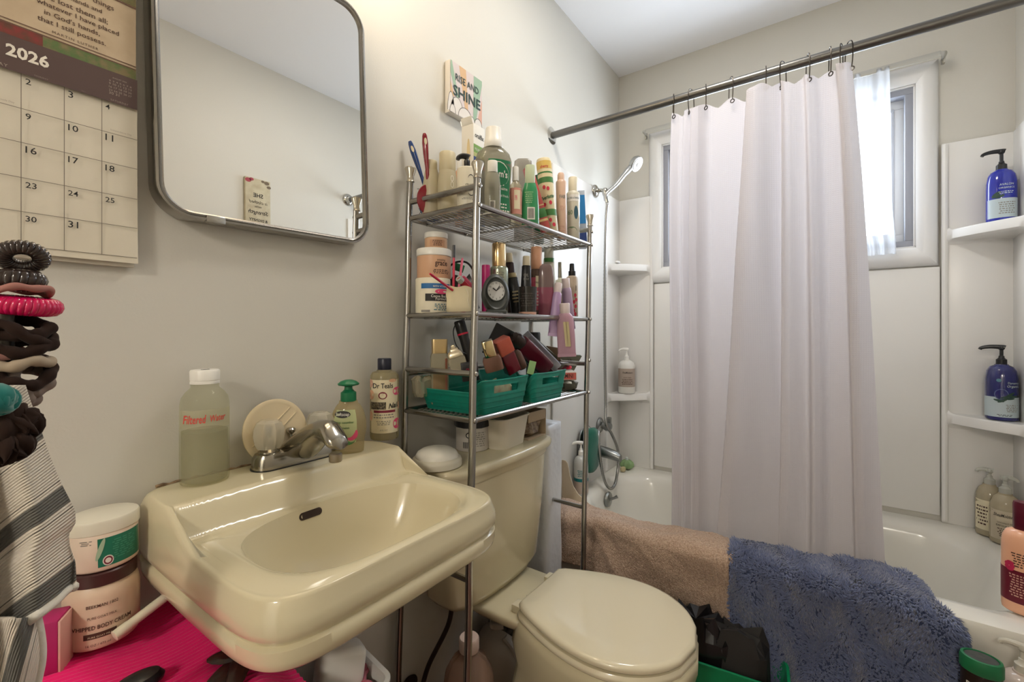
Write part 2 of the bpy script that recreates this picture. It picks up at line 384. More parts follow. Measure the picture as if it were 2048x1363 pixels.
def sheer(u, v):
    q = v*3; i = min(2, int(q)); f = smooth01(q-i)
    a = ya[i]+(ya[i+1]-ya[i])*f; b = yb_[i]+(yb_[i+1]-yb_[i])*f
    y = a+(b-a)*u
    x = SX+.010*math.sin(19*u+2.2*v)*(.6+.4*v)+.004*math.sin(43*u+4*v)-.02*math.sin(PI*v)*u
    return (x+.0, y, 2.092-v*(2.092-1.40))
o = obj('sheer_curtain', grid(sheer, 80, 30), M_sheer, sharp=180)
tag(o, 'thin sheer white curtain gathered in front of the window glass', 'window curtain')
# ------------------------------------------------------------------ wall pieces: flat print helpers
def flat(polys, y=0):   # polygons in (x, z) facing -Y
    V, F = [], []
    for P in polys:
        o = len(V); V += [(p[0], y, p[1]) for p in P]; F.append(tuple(range(o, o+len(P))))
    return V, F
def rectp(x0, x1, z0, z1): return [(x0, z0), (x1, z0), (x1, z1), (x0, z1)]
def disc(cx, cz, rx, rz=None, n=20, a0=0, a1=2*PI):
    rz = rz or rx
    return [(cx+rx*math.cos(a0+(a1-a0)*i/n), cz+rz*math.sin(a0+(a1-a0)*i/n)) for i in range(n if a1-a0 > 6.2 else n+1)]
def fit_text(s, a, b, bold=.0, tall=1.0, shear=0, space=1):
    """lettering in an XZ plane from point a (baseline start) to point b (baseline end)"""
    V, F = text_shape(s, 1, bold, shear, space)
    x0 = min(v[0] for v in V); x1 = max(v[0] for v in V); k = (b[0]-a[0])/(x1-x0)
    sl = (b[2]-a[2])/(b[0]-a[0])
    return [(a[0]+(v[0]-x0)*k, 0, a[2]+(v[0]-x0)*k*sl+v[2]*k*tall) for v in V], F
# ------------------------------------------------------------------ wall calendar
CALY = -.012
cal = thing('wall_calendar', 'open wall calendar page for 2026 hanging beside the mirror', 'calendar', (0, 0, 1.221))
def cz(sh, dy=0): return [(v[0], v[1]+CALY+dy, v[2]-1.221) for v in sh[0]], sh[1]
M_page = mat('calendar_paper', (.70, .64, .52), .55, var=(9, (.67, .61, .49)))
M_pic = mat('calendar_picture', (.56, .44, .30), .5, var=(30, (.50, .38, .25)))
M_head = mat('calendar_brown', (.10, .062, .055), .5)
xr = .2275; xl = -.24
def zr(px, py): return at(px, py, y=CALY).z
zhead0, zhead1, zband = zr(270, 221), zr(270, 162), zr(270, 142)
obj('date_page', cz((lambda g: g)(grid(lambda u, v: (xl+(xr-xl)*u, .006*(1-v)**3-.0006 if False else -.004*(1-v)**2, 1.223+(zhead1-1.223)*v), 12, 12))), M_page, cal)
obj('page_stack', cz(box(xr-xl-.004, .007, .29, .001, ((xr+xl)/2-.001, .0045, 1.217))), mat('page_edges', (.62, .57, .47), .7), cal)
obj('picture_page', cz(flat([rectp(xl, xr-.002, zhead1, 1.76)], -.0015)), M_pic, cal)
obj('header_band', cz(flat([rectp(xl, xr-.001, zhead0, zhead1)], -.0045)), M_head, cal)
g0 = at(85, 82, y=CALY).x
obj('grass_border', cz(flat([rectp(g0, xr-.002, zhead1, zband)], -.0022)), mat('printed_grass', (.10, .16, .05), .6, var=(90, (.22, .17, .08))), cal)
obj('flower_border', cz(flat([rectp(xl, g0, zhead1, zband)], -.0022)), mat('printed_flowers', (.22, .035, .03), .6, var=(90, (.12, .05, .03))), cal)
obj('border_line', cz(flat([rectp(xl, xr-.002, zband, zband+.0018), rectp(xl, xr-.002, zband+.005, zband+.0062)], -.0024)), mat('print_sepia', (.14, .07, .045), .6), cal)
obj('top_border', cz(flat([rectp(xl, xr-.002, zr(265, 14), 1.76)], -.0022)), mat('printed_grass', (0, 0, 0)), cal)
obj('top_border_line', cz(flat([rectp(xl, xr-.002, zr(265, 14)-.003, zr(265, 14)-.001)], -.0022)), mat('print_sepia', (0, 0, 0)), cal)
cols = [at(p, 380, y=CALY).x for p in (41, 127, 202)]
rows = [zr(270, p) for p in (281, 339, 399, 457, 516)]
obj('grid_lines', cz(flat([rectp(x-.0004, x+.0004, rows[-1], zhead0) for x in cols]+[rectp(xl, xr-.001, z-.0004, z+.0004) for z in rows], -.0046)), mat('print_grey', (.20, .17, .13), .7), cal)
def caltext(s, m, xa, xb, z, bold=0, tall=1, dy=-.0048, shear=0, space=1):
    obj('lettering', cz(fit_text(s, (xa, 0, z), (xb, 0, z), bold, tall, shear, space), dy), m, cal, flat=True)
M_cal = mat('calendar_white', (.80, .74, .64), .6); M_calf = mat('calendar_faint', (.40, .33, .27), .6)
for i, row in enumerate(((2, 3, 4), (9, 10, 11), (16, 17, 18), (23, 24, 25), (30, 31))):
    zt = (zhead0 if i == 0 else rows[i-1])-.0125
    for j, n in enumerate(row):
        wdt = .0052 if n < 10 else (.0105 if n != 11 else .009)
        caltext(str(n), M_ink, cols[j]+.004, cols[j]+.004+wdt, zt, .006, .95)
xx = at(10, 112, y=CALY).x; xz = at(97, 139, y=CALY).x
caltext('JULY', M_cal, xx-.085, xx-.02, zr(97, 139), .03)
caltext('2026', M_cal, xx, xz, zr(97, 139), .03, 1.05)
for s, a, b in (('WEDNESDAY', cols[0]-.052, cols[0]-.012), ('THURSDAY', cols[0]+.012, cols[1]-.016), ('FRIDAY', cols[1]+.018, cols[2]-.018), ('SATURDAY', cols[2]+.010, xr-.012)):
    caltext(s, M_calf, a, b, zhead0+.0022, .0, 1, space=1.2)
caltext('AUGUST 2026', M_calf, cols[2]+.012, xr-.014, zhead1-.010, 0, 1)
for r in range(5):
    caltext(('2 3 4 5 6 7 8', '9 10 11 12 13', '16 17 18 19 20', '23 24 25 26 27', '30 31')[r], M_calf, cols[2]+.008, xr-.008 if r < 4 else cols[2]+.02, zhead1-.0155-.0048*r, 0, .9 if r else .6)
caltext('Canada Day', M_calf, cols[0]-.022, cols[0]-.006, rows[0]+.004)
caltext('Independence Day', M_calf, cols[2]+.010, xr-.008, rows[0]+.004, tall=1.1)
M_sep = mat('print_dark_brown', (.075, .035, .022), .6)
L6 = [at(p, 60, y=CALY).x for p in (75, 240)]
for s, a, b, py, px in (('in my hands,', 110, 228, 23, 228), ('hands and', 145, 203, 28, 203), ('I have lost them all;', 60, 215, 50, 215), ('whatever I have placed', 72, 236, 73, 236), ("in God's hands,", 88, 200, 74, 200), ('that I still possess.', 74, 211, 93, 211)):
    pass
for s, a, b, (px, py) in (('things', 184, 227, (227, 23)), ('in my hands and', 100, 203, (203, 28)), ('I have lost them all;', 60, 215, (215, 50)), ('whatever I have placed', 72, 237, (237, 73)), ("in God's hands,", 88, 199, (199, 73)), ('that I still possess.', 74, 211, (211, 93))):
    z = zr(px, py); a_ = at(a, py, y=CALY).x; b_ = at(b, py, y=CALY).x
    caltext(s, M_sep, a_, b_, z, .004, 1.0, -.002)
caltext('MARTIN LUTHER', M_sep, at(104, 90, y=CALY).x, at(196, 102, y=CALY).x, zr(196, 102), 0, 1, -.002, space=1.3)
# ------------------------------------------------------------------ mirror
MX0, MX1, MZ0, MZ1 = .239, .640, 1.308, 1.845
mir = thing('wall_mirror', 'round-cornered steel framed mirror cabinet over the sink', 'mirror', ((MX0+MX1)/2, 0, (MZ0+MZ1)/2), (math.radians(-.5), math.radians(-1.2), 0))
mw, mh = (MX1-MX0), (MZ1-MZ0)
def rr(wd, ht, r, y, n=8):
    return [(x, y, z) for x, z in rrect(-wd/2, wd/2, -ht/2, ht/2, r, n)]
M_mfr = mat('mirror_steel', (.44, .42, .39), .2, 1)
obj('frame', loft([rr(mw, mh, .052, -.003), rr(mw, mh, .052, -.026), rr(mw-.003, mh-.003, .051, -.034), rr(mw-.010, mh-.010, .047, -.035), rr(mw-.013, mh-.013, .046, -.031), rr(mw-.019, mh-.019, .043, -.035), rr(mw-.024, mh-.024, .041, -.033), rr(mw-.024, mh-.024, .041, -.029)], False), M_mfr, mir, sharp=40)
obj('mirror_glass', loft([rr(mw-.022, mh-.022, .042, -.004), rr(mw-.022, mh-.022, .042, -.0295)]), mat('mirror_silver', (.88, .88, .86), 0, 1), mir)
obj('frame_joint', box(.030, .012, .013, .002, (-mw/2+.085, -.030, -mh/2-.0025)), M_mfr, mir, label='overlapping steel clip in the lower edge of the frame')
# ------------------------------------------------------------------ canvas sign
RY = -.022
p0, p1 = at(900, 117, y=RY), at(964, 163, y=RY); pb = at(900, 222, y=RY)
sw, sh_ = p1.x-p0.x, p0.z-pb.z
sg = thing('canvas_sign', 'small canvas with pastel rays reading RISE AND SHINE above the metal rack', 'sign', (p0.x, 0, pb.z))
obj('canvas', box(sw, -RY-.002, sh_, .0015, (sw/2, RY/2-.001+.0005, 0)), mat('canvas_white', (.76, .72, .66), .7), sg)
yy = RY-.0006
def pol(name, P, m, dy=0): obj(name, flat([[(u*sw, v*sh_) for u, v in q] for q in P], yy-dy), m, sg, flat=True)
pol('print_ground', [rectp(.01, .99, .01, .99)], mat('sign_lilac', (.62, .53, .50), .7))
M_sage = mat('sign_sage', (.30, .42, .30), .7); M_tan = mat('sign_tan', (.62, .40, .22), .7); M_rose = mat('sign_rose', (.62, .36, .27), .7)
pol('ray', [[(.01, .99), (.05, .99), (.26, .30), (.20, .30), (.01, .75)]], M_sage, .0003)
pol('ray', [[(.26, .99), (.47, .99), (.54, .22), (.44, .22)]], M_tan, .0003)
pol('ray', [[(.72, .99), (.99, .99), (.99, .90), (.78, .04), (.70, .04)]], M_sage, .0003)
pol('ray', [[(.99, .60), (.99, .05), (.82, .05)]], M_rose, .0003)
pol('ray', [[(.01, .60), (.01, .32), (.12, .32)]], M_tan, .0003)
M_cloud = mat('sign_cloud', (.68, .63, .57), .7); M_line = mat('sign_line', (.10, .09, .08), .7)
def cloud(cs, dy):
    pol('cloud', [disc(x, .005, r, h, 24, 0, PI) for x, h, r in cs], M_cloud, dy)
    ln = []
    for x, h, r in cs:
        o_ = disc(x, .005, r, h, 24, 0, PI); i_ = disc(x, .005, r-.012, h-.012, 24, 0, PI)
        ln += [[o_[i], o_[i+1], i_[i+1], i_[i]] for i in range(24)]
    pol('cloud_outline', ln, M_line, dy+.0002)
cloud(((.20, .34, .20), (.02, .38, .10)), .0005); cloud(((.07, .16, .09), (.45, .22, .22)), .0008); cloud(((.86, .16, .13), (.66, .13, .09)), .0011)
M_ltr = mat('sign_letters', (.02, .05, .045), .6)
def stext(s, u0, u1, v, bold, tall): obj('lettering', [(lambda q: ([(x[0], yy-.0014, x[2]) for x in q[0]], q[1]))(fit_text(s, (u0*sw, 0, v*sh_), (u1*sw, 0, v*sh_), bold, tall))][0], M_ltr, sg, flat=True)
stext('RISE AND', .15, .87, .66, .006, 1.15); stext('SHINE', .08, .93, .36, .016, .92)
# sign on the opposite wall, seen in the mirror
ws = thing('wooden_plaque', 'tall narrow cream plaque of verse seen reflected in the mirror', 'sign', (1.03, YR, 1.60))
obj('board', box(.115, .018, .27, .002, (0, .0095, 0)), mat('aged_board', (.52, .46, .32), .6, var=(25, (.42, .36, .24))), ws)
def rt(s, wd, z, b=.01, sh=0):
    q = fit_text(s, (-wd/2, 0, z), (wd/2, 0, z), b, 1, sh); obj('lettering', ([(-x[0], .0192, x[2]) for x in q[0]], [tuple(reversed(f)) for f in q[1]]), M_ink, ws, flat=True)
rt('SHE', .045, .18, .02); rt('is clothed', .085, .15, 0, .3); rt('WITH', .03, .13); rt('Strength', .09, .10, .01, .2); rt('& DIGNITY', .085, .065, .02)
for x, z, r in ((-.045, .255, .014), (-.03, .262, .010), (.04, .258, .012), (.05, .24, .010), (.022, .262, .008)):
    obj('painted_rose', ([(p[0], .0194, p[1]) for p in disc(x, z, r, r*.7)], [tuple(range(19, -1, -1))]), mat('plaque_rose', (.35, .05, .07), .6) if x < -.02 else mat('plaque_leaf', (.15, .11, .07), .6), ws, flat=True)
# ------------------------------------------------------------------ sink
SKC = (.4400, -.2135); SKA, SKB = .2135, .2125
BC = (.443, -.2905); BA, BB = .167, .1165
def sup(a, A, B, n):
    c, s = math.cos(a), math.sin(a); return A*math.copysign(abs(c)**(2/n), c), B*math.copysign(abs(s)**(2/n), s)
def ledge(x, y):
    side = .006*smooth01((abs(x-SKC[0])-.10)/.12)
    return .8205+.0455*smooth01((y+.163+side)/.034)
NA = 320
def outer(a, off=0):
    x, y = sup(a, SKA+off, SKB+off, 11 if math.sin(a) > 0 else 7)
    if y < 0: x *= 1-.012*(-y/SKB)
    return SKC[0]+x, SKC[1]+y
def inner(a):
    x, y = sup(a, BA, BB, 2.7); return BC[0]+x, BC[1]+y
rings = []
for k in range(15, -1, -1):      # skirt underneath, going up (built from the bottom later)
    pass
top = []
for k in range(1, 21):           # basin from the drain outwards
    rho = k/20; ring = []
    for i in range(NA):
        a = 2*PI*i/NA; x, y = inner(a); dx, dy = BC[0], -.262
        r2 = rho
        px_, py_ = dx+(x-dx)*r2, dy+(y-dy)*r2
        prof = 1-rho**3.4
        ring.append((px_, py_, .8175-.120*prof-.006*(1-rho) + (ledge(px_, py_)-.8205)*smooth01((rho-.85)/.15)*1.0))
    top.append(ring)
for k in range(1, 31):
    s = k/30; ring = []
    for i in range(NA):
        a = 2*PI*i/NA; x, y = inner(a); X, Y = outer(a)
        q = s
        px_, py_ = x+(X-x)*q, y+(Y-y)*q
        z = ledge(px_, py_)+.003*math.sin(PI*min(1, q*1.2))*(1 if py_ < -.19 else 0)-.003*(1-smooth01(q/.25))
        if q > .90: z -= .010*((q-.90)/.10)**2
        ring.append((px_, py_, z))
    top.append(ring)
for off, dz in ((.004, None), (.005, .792), (.005, .785), (.0045, .778), (.000, .772), (-.001, .769), (.004, .766), (.004, .753), (.002, .744), (-.004, .738), (-.03, .730), (-.08, .715), (-.13, .69), (-.18, .68)):
    ring = []
    for i in range(NA):
        a = 2*PI*i/NA; X, Y = outer(a, off); Y = min(Y, -.001)
        ring.append((X, Y, ledge(X, Y)-.022 if dz is None else dz))
    top.append(ring)
sink = thing('wall_sink', 'bone coloured wall-hung porcelain sink with a raised back ledge', 'sink', (SKC[0], 0, .75))
def sk(sh): return [(v[0]-SKC[0], v[1], v[2]-.75) for v in sh[0]], sh[1]
obj('basin', sk(loft(top)), M_porc, sink, sharp=60)
from mathutils.bvhtree import BVHTree
_bv = BVHTree.FromPolygons(*[list(q) for q in loft(top)])
_dir = (at(621, 1027, z=.5)-Vector(CAM)).normalized(); so, son, _, _ = _bv.ray_cast(Vector(CAM), _dir)
if son.dot(_dir) > 0: son = -son
slot = rrect(-.0205, .0205, -.0062, .0062, .006, 6); slot2 = rrect(-.0170, .0170, -.0034, .0034, .0033, 6)
_sr = Matrix((Vector((1, 0, 0)), son.cross(Vector((1, 0, 0))).normalized(), son)).transposed().to_euler()
ovs = obj('overflow_slot', loft([[(p[0], p[1], -.002) for p in slot], [(p[0], p[1], .0012) for p in slot], [(p[0], p[1], .0012) for p in slot2], [(p[0], p[1], .0006) for p in slot2]], True), mat('slot_dark', (.035, .020, .014), .7), sink, (so.x-SKC[0], so.y, so.z-.75), _sr)
dr = (BC[0], -.262, .694)
obj('drain', xf(lathe([(.024, 0), (.024, .003), (.019, .0045), (.017, .002), (0, .0015)], 28), (dr[0]-SKC[0], dr[1], dr[2]-.75)), M_chrome, sink)
obj('drain_stopper', xf(lathe([(.013, .002), (.014, .005), (.012, .0075), (0, .009)], 24), (dr[0]-SKC[0], dr[1], dr[2]-.75)), mat('stopper_dark', (.06, .06, .06), .3, 1), sink)
# grimy caulk bead along the back of the ledge
obj('caulk_bead', tube([(-.186+.372*i/40, -.003, .1125+.0015*math.sin(i*2.3)) for i in range(41)], .003, 6), mat('old_caulk', (.35, .24, .14), .8, var=(60, (.10, .06, .04))), sink)
# ------------------------------------------------------------------ faucet
FX, FY, FZ = .458, -.060, .8655
fa = thing('sink_faucet', 'chrome two-handle faucet with crystal knobs on the sink ledge', 'faucet', (FX, FY, FZ))
def stad(L, wd, z, n=24): return [(x, y, z) for x, y in rrect(-L/2, L/2, -wd/2, wd/2, wd/2*.98, n//4)]
M_fch = mat('worn_faucet_chrome', (.38, .355, .30), .17, 1)
obj('base_plate', loft([stad(.160, .052, 0), stad(.160, .052, .004), stad(.157, .051, .020), stad(.148, .044, .028), stad(.136, .034, .030)]), M_fch, fa)
obj('base_gasket', loft([stad(.163, .055, -.001), stad(.163, .055, .0025)]), M_black, fa)
spr = []
for t in range(17):
    q = t/16
    y = .016-.165*q; zc = .024+.058*math.sin(PI*.58*min(1, q*1.12))-(0 if q < .8 else .022*(q-.8)/.2)
    wd = .056-.016*smooth01(q*1.2); ht = (.036-.008*q) if q < .9 else .028-.014*(q-.9)/.1
    if q > .9: wd *= 1-.35*((q-.9)/.1)**2
    zb = zc-ht*(.9+.3*(1-q))
    if q < .72: zb = .012+(zb-.012)*smooth01((q-.30)/.42)
    zt = zc+ht*.35
    spr.append([(wd/2*math.cos(2*PI*k/20)*1.05, y, (zt+zb)/2+(zt-zb)/2*math.sin(2*PI*k/20)) for k in range(20)])
obj('spout', loft(spr), M_fch, fa, sharp=70)
obj('aerator', xf(lathe([(.010, 0), (.011, .002), (.011, .014), (.009, .016)], 20), (0, -.132, .022)), mat('worn_chrome', (.36, .32, .27), .35, 1), fa)
M_crys = glassy('crystal_acrylic', (.95, .93, .86), .60, .03, (.66, .62, .52))
for sx in (-1, 1):
    hb = obj('handle_post', xf(lathe([(.019, .024), (.018, .032), (.013, .036), (.012, .042)], 24), (sx*.051, 0, 0)), M_fch, fa)
    prof = [(.012, 0), (.019, .002), (.024, .012), (.0265, .026), (.0255, .038), (.021, .049), (.013, .0535), (.0, .054)]
    V, F = lathe(prof, 32)
    V = [(v[0]*(1+.05*math.cos(8*math.atan2(v[1], v[0]))), v[1]*(1+.05*math.cos(8*math.atan2(v[1], v[0]))), v[2]) for v in V]
    kb = obj('crystal_knob', (V, F), M_crys, fa, (sx*.051, 0, .035), sharp=25, label='faceted clear crystal tap handle')
    obj('knob_core', lathe([(.008, -.002), (.008, .018), (.005, .020), (.005, .042), (0, .043)], 14), mat('knob_core_metal', (.45, .42, .36), .25, 1), kb)
obj('lift_rod', join(tube([(0, .018, .02), (0, .018, .052)], .0025, 8), xf(lathe([(.003, .05), (.008, .056), (.0085, .060), (.006, .063), (0, .064)], 16), (0, .018, 0))), M_chrome, fa)
# ------------------------------------------------------------------ metal rack over the toilet
YF, YB = -.254, -.030
def rx(side, z): return (.757+.031*(z-1.0)) if side == 0 else (1.327+.046*(z-1.0))
rk = thing('toilet_rack', 'tall chrome wire rack of three shelves straddling the toilet tank', 'shelf rack', (1.04, YF/2, 0))
RO = Vector((1.04, YF/2, 0))
def rl(p): return Vector(p)-RO
post_top = {(0, 0): 1.495, (0, 1): 1.530, (1, 0): 1.497, (1, 1): 1.530}
for sd in (0, 1):
    for fb, y in ((0, YF), (1, YB)):
        zt = post_top[(sd, fb)]
        wob = lambda z: .0012*math.sin(z*17+sd)
        p = obj('post', tube([rl((rx(sd, z)+wob(z), y, z)) for z in np.linspace(.004, zt-.03, 24)], .0085, 12), M_rack, rk)
        o_ = rl((rx(sd, zt), y, zt-.035))
        obj('finial', xf(lathe([(.0085, 0), (.0105, .002), (.009, .006), (.009, .016), (.0145, .034), (.0135, .038), (0, .039)], 20), o_), mat('finial_plastic', (.52, .48, .40), .25, .8), p)
        for z in (1.40, 1.156, .918, 1.444, 1.022):
            if zt < z+.02: continue
            obj('rivet', xf(lathe([(0, -.0125), (.005, -.0112), (.006, -.0085)], 10), rl((rx(sd, z), y, z)), (PI/2 if False else -PI/2, 0, 0)), M_rack, p)
SHELF = {'top': 1.402, 'middle': 1.156, 'low': .918}
def shelf(name, z, dip=0):
    x0, x1 = rx(0, z), rx(1, z)
    s = obj('shelf_frame', join(tube([rl((x0, YF, z)), rl((x1, YF, z))], .0065, 10), tube([rl((x0, YB, z)), rl((x1, YB, z))], .0065, 10),
            tube([rl((x0, YF, z)), rl((x0, YB, z))], .0065, 10), tube([rl((x1, YF, z)), rl((x1, YB, z))], .0065, 10)), M_rack, rk)
    wires = []
    ys = np.linspace(YF+.034, YB-.012, 13)
    for y in ys: wires.append(tube([rl((x0, y, z-.001)), rl((x1, y, z-.001))], .0018, 6))
    for x in np.linspace(x0+.06, x1-.06, 4): wires.append(tube([rl((x, YF, z-.0055)), rl((x, YB, z-.0055))], .0026, 6))
    obj('wire_grid', join(*wires), M_rack, s, kind='stuff')
for n, z in SHELF.items(): shelf(n, z)
for sd in (0, 1):
    for z in (1.444, 1.022) if sd == 0 else (1.452, 1.010):
        obj('side_rail', tube([rl((rx(sd, z), YF, z)), rl((rx(sd, z), YB, z))], .0075, 10), M_rack, rk)
    z = .568 if sd == 0 else .548
    obj('lower_rail', tube([rl((rx(sd, z), YF, z)), rl((rx(sd, z), YB, z))], .0065, 10), M_rack, rk)
z = 1.010
obj('back_rail', tube([rl((rx(0, z), YB, z)), rl((rx(1, z), YB, z))], .0065, 10), M_rack, rk)
# ------------------------------------------------------------------ toilet
TX = .985
tl_ = thing('toilet', 'bone coloured two-piece toilet with a closed lid', 'toilet', (TX, -.33, 0))
def tt(sh): return [(v[0], v[1]+.33, v[2]) for v in sh[0]], sh[1]
def tsec(wd, yb_, yf_, z, bow=.016, n=5.5, k=64):
    yc, d = (yb_+yf_)/2, (yb_-yf_)/2; P = []
    for i in range(k):
        x, y = sup(2*PI*i/k, wd/2, d, n)
        if y < 0: y -= bow*(1-(2*x/wd)**2)*(-y/d)
        P.append((x, yc+y, z))
    return P
obj('tank', tt(loft([tsec(.325, -.055, -.155, .418, .012, 4), tsec(.350, -.05, -.165, .423, .014, 4.5), tsec(.385, -.047, -.172, .445, .016), tsec(.425, -.045, -.180, .60), tsec(.448, -.044, -.186, .748)])), M_porc, tl_, sharp=60)
obj('tank_lid', tt(loft([tsec(.455, -.042, -.188, .744), tsec(.462, -.040, -.191, .750), tsec(.463, -.040, -.192, .758), tsec(.480, -.036, -.199, .766), tsec(.484, -.036, -.201, .772), tsec(.484, -.036, -.201, .780), tsec(.478, -.039, -.198, .786), tsec(.460, -.048, -.188, .789)])), M_porc, tl_, sharp=60)
LY, LL = -.275, .392
def egg(scale, wmax, wback, y0, L, z, cx=.018, k=28):
    """toilet seat outline: straight back edge, swelling sides, round front"""
    R_ = []
    for i in range(k+1):
        s = i/k
        wv = wback+(wmax-wback)*math.sin(PI*min(s, .55)/1.1) if s < .55 else wmax*math.sqrt(max(0, 1-((s-.55)/.45)**2))
        if s < .04: wv *= .93+.07*math.sqrt(s/.04)
        R_.append((wv, s))
    # even out the front with more points
    for i in range(1, 12):
        pass
    right = [(cx+wv*scale, y0-L*s) for wv, s in R_]; left_ = [(cx-wv*scale, y0-L*s) for wv, s in reversed(R_)]
    return [(x, y, z) for x, y in right+left_[1:]]
def eggs(lst): return tt(loft([egg(1, wm, wb, y0, L, z) for wm, wb, y0, L, z in lst]))
obj('seat_lid', eggs([(.163, .100, LY-.004, LL-.008, .431), (.168, .104, LY, LL, .436), (.169, .105, LY, LL, .443), (.166, .102, LY-.002, LL-.005, .448), (.158, .095, LY-.008, LL-.018, .4505), (.11, .07, LY-.05, LL-.11, .4525), (.05, .03, LY-.12, LL-.25, .453)]), M_seat, tl_, sharp=50)
obj('seat_ring', eggs([(.168, .105, LY-.002, LL-.002, .412), (.173, .109, LY+.002, LL+.004, .417), (.173, .109, LY+.002, LL+.004, .424), (.169, .105, LY-.001, LL-.003, .4295), (.15, .09, LY-.02, LL-.04, .430)]), M_seat, tl_, sharp=50)
def bowl_sec(wm, wb, y0, L, z): return egg(1, wm, wb, y0, L, z)
obj('bowl', tt(loft([bowl_sec(.115, .105, -.20, .36, 0), bowl_sec(.112, .10, -.20, .355, .03), bowl_sec(.098, .085, -.21, .31, .10), bowl_sec(.105, .07, -.225, .33, .18), bowl_sec(.138, .07, -.245, .38, .27), bowl_sec(.162, .10, -.25, .41, .345), bowl_sec(.170, .107, -.262, .409, .385), bowl_sec(.170, .107, -.264, .408, .408), bowl_sec(.163, .10, -.27, .395, .4125)])), M_porc, tl_, sharp=60)
obj('bowl_deck', tt(loft([tsec(.15, -.12, -.30, .362, 0, 4), tsec(.205, -.08, -.31, .380, 0, 4), tsec(.235, -.065, -.31, .400, 0, 5), tsec(.235, -.065, -.308, .409, 0, 5), tsec(.225, -.07, -.30, .4135, 0, 5)])), M_porc, tl_, (.012, 0, 0), sharp=60)
for s in (-1, 1):
    obj('hinge', tt(box(.032, .030, .020, .004, (.018+s*.078, LY+.012, .4125))), M_seat, tl_)
q = text_shape('Standard', .011, 0, .25)
obj('lettering', tt(([(v[0]+.018, -.250+v[2]*1.0, .4140) for v in q[0]], q[1])), mat('faded_print', (.22, .20, .17), .6), tl_, flat=True)
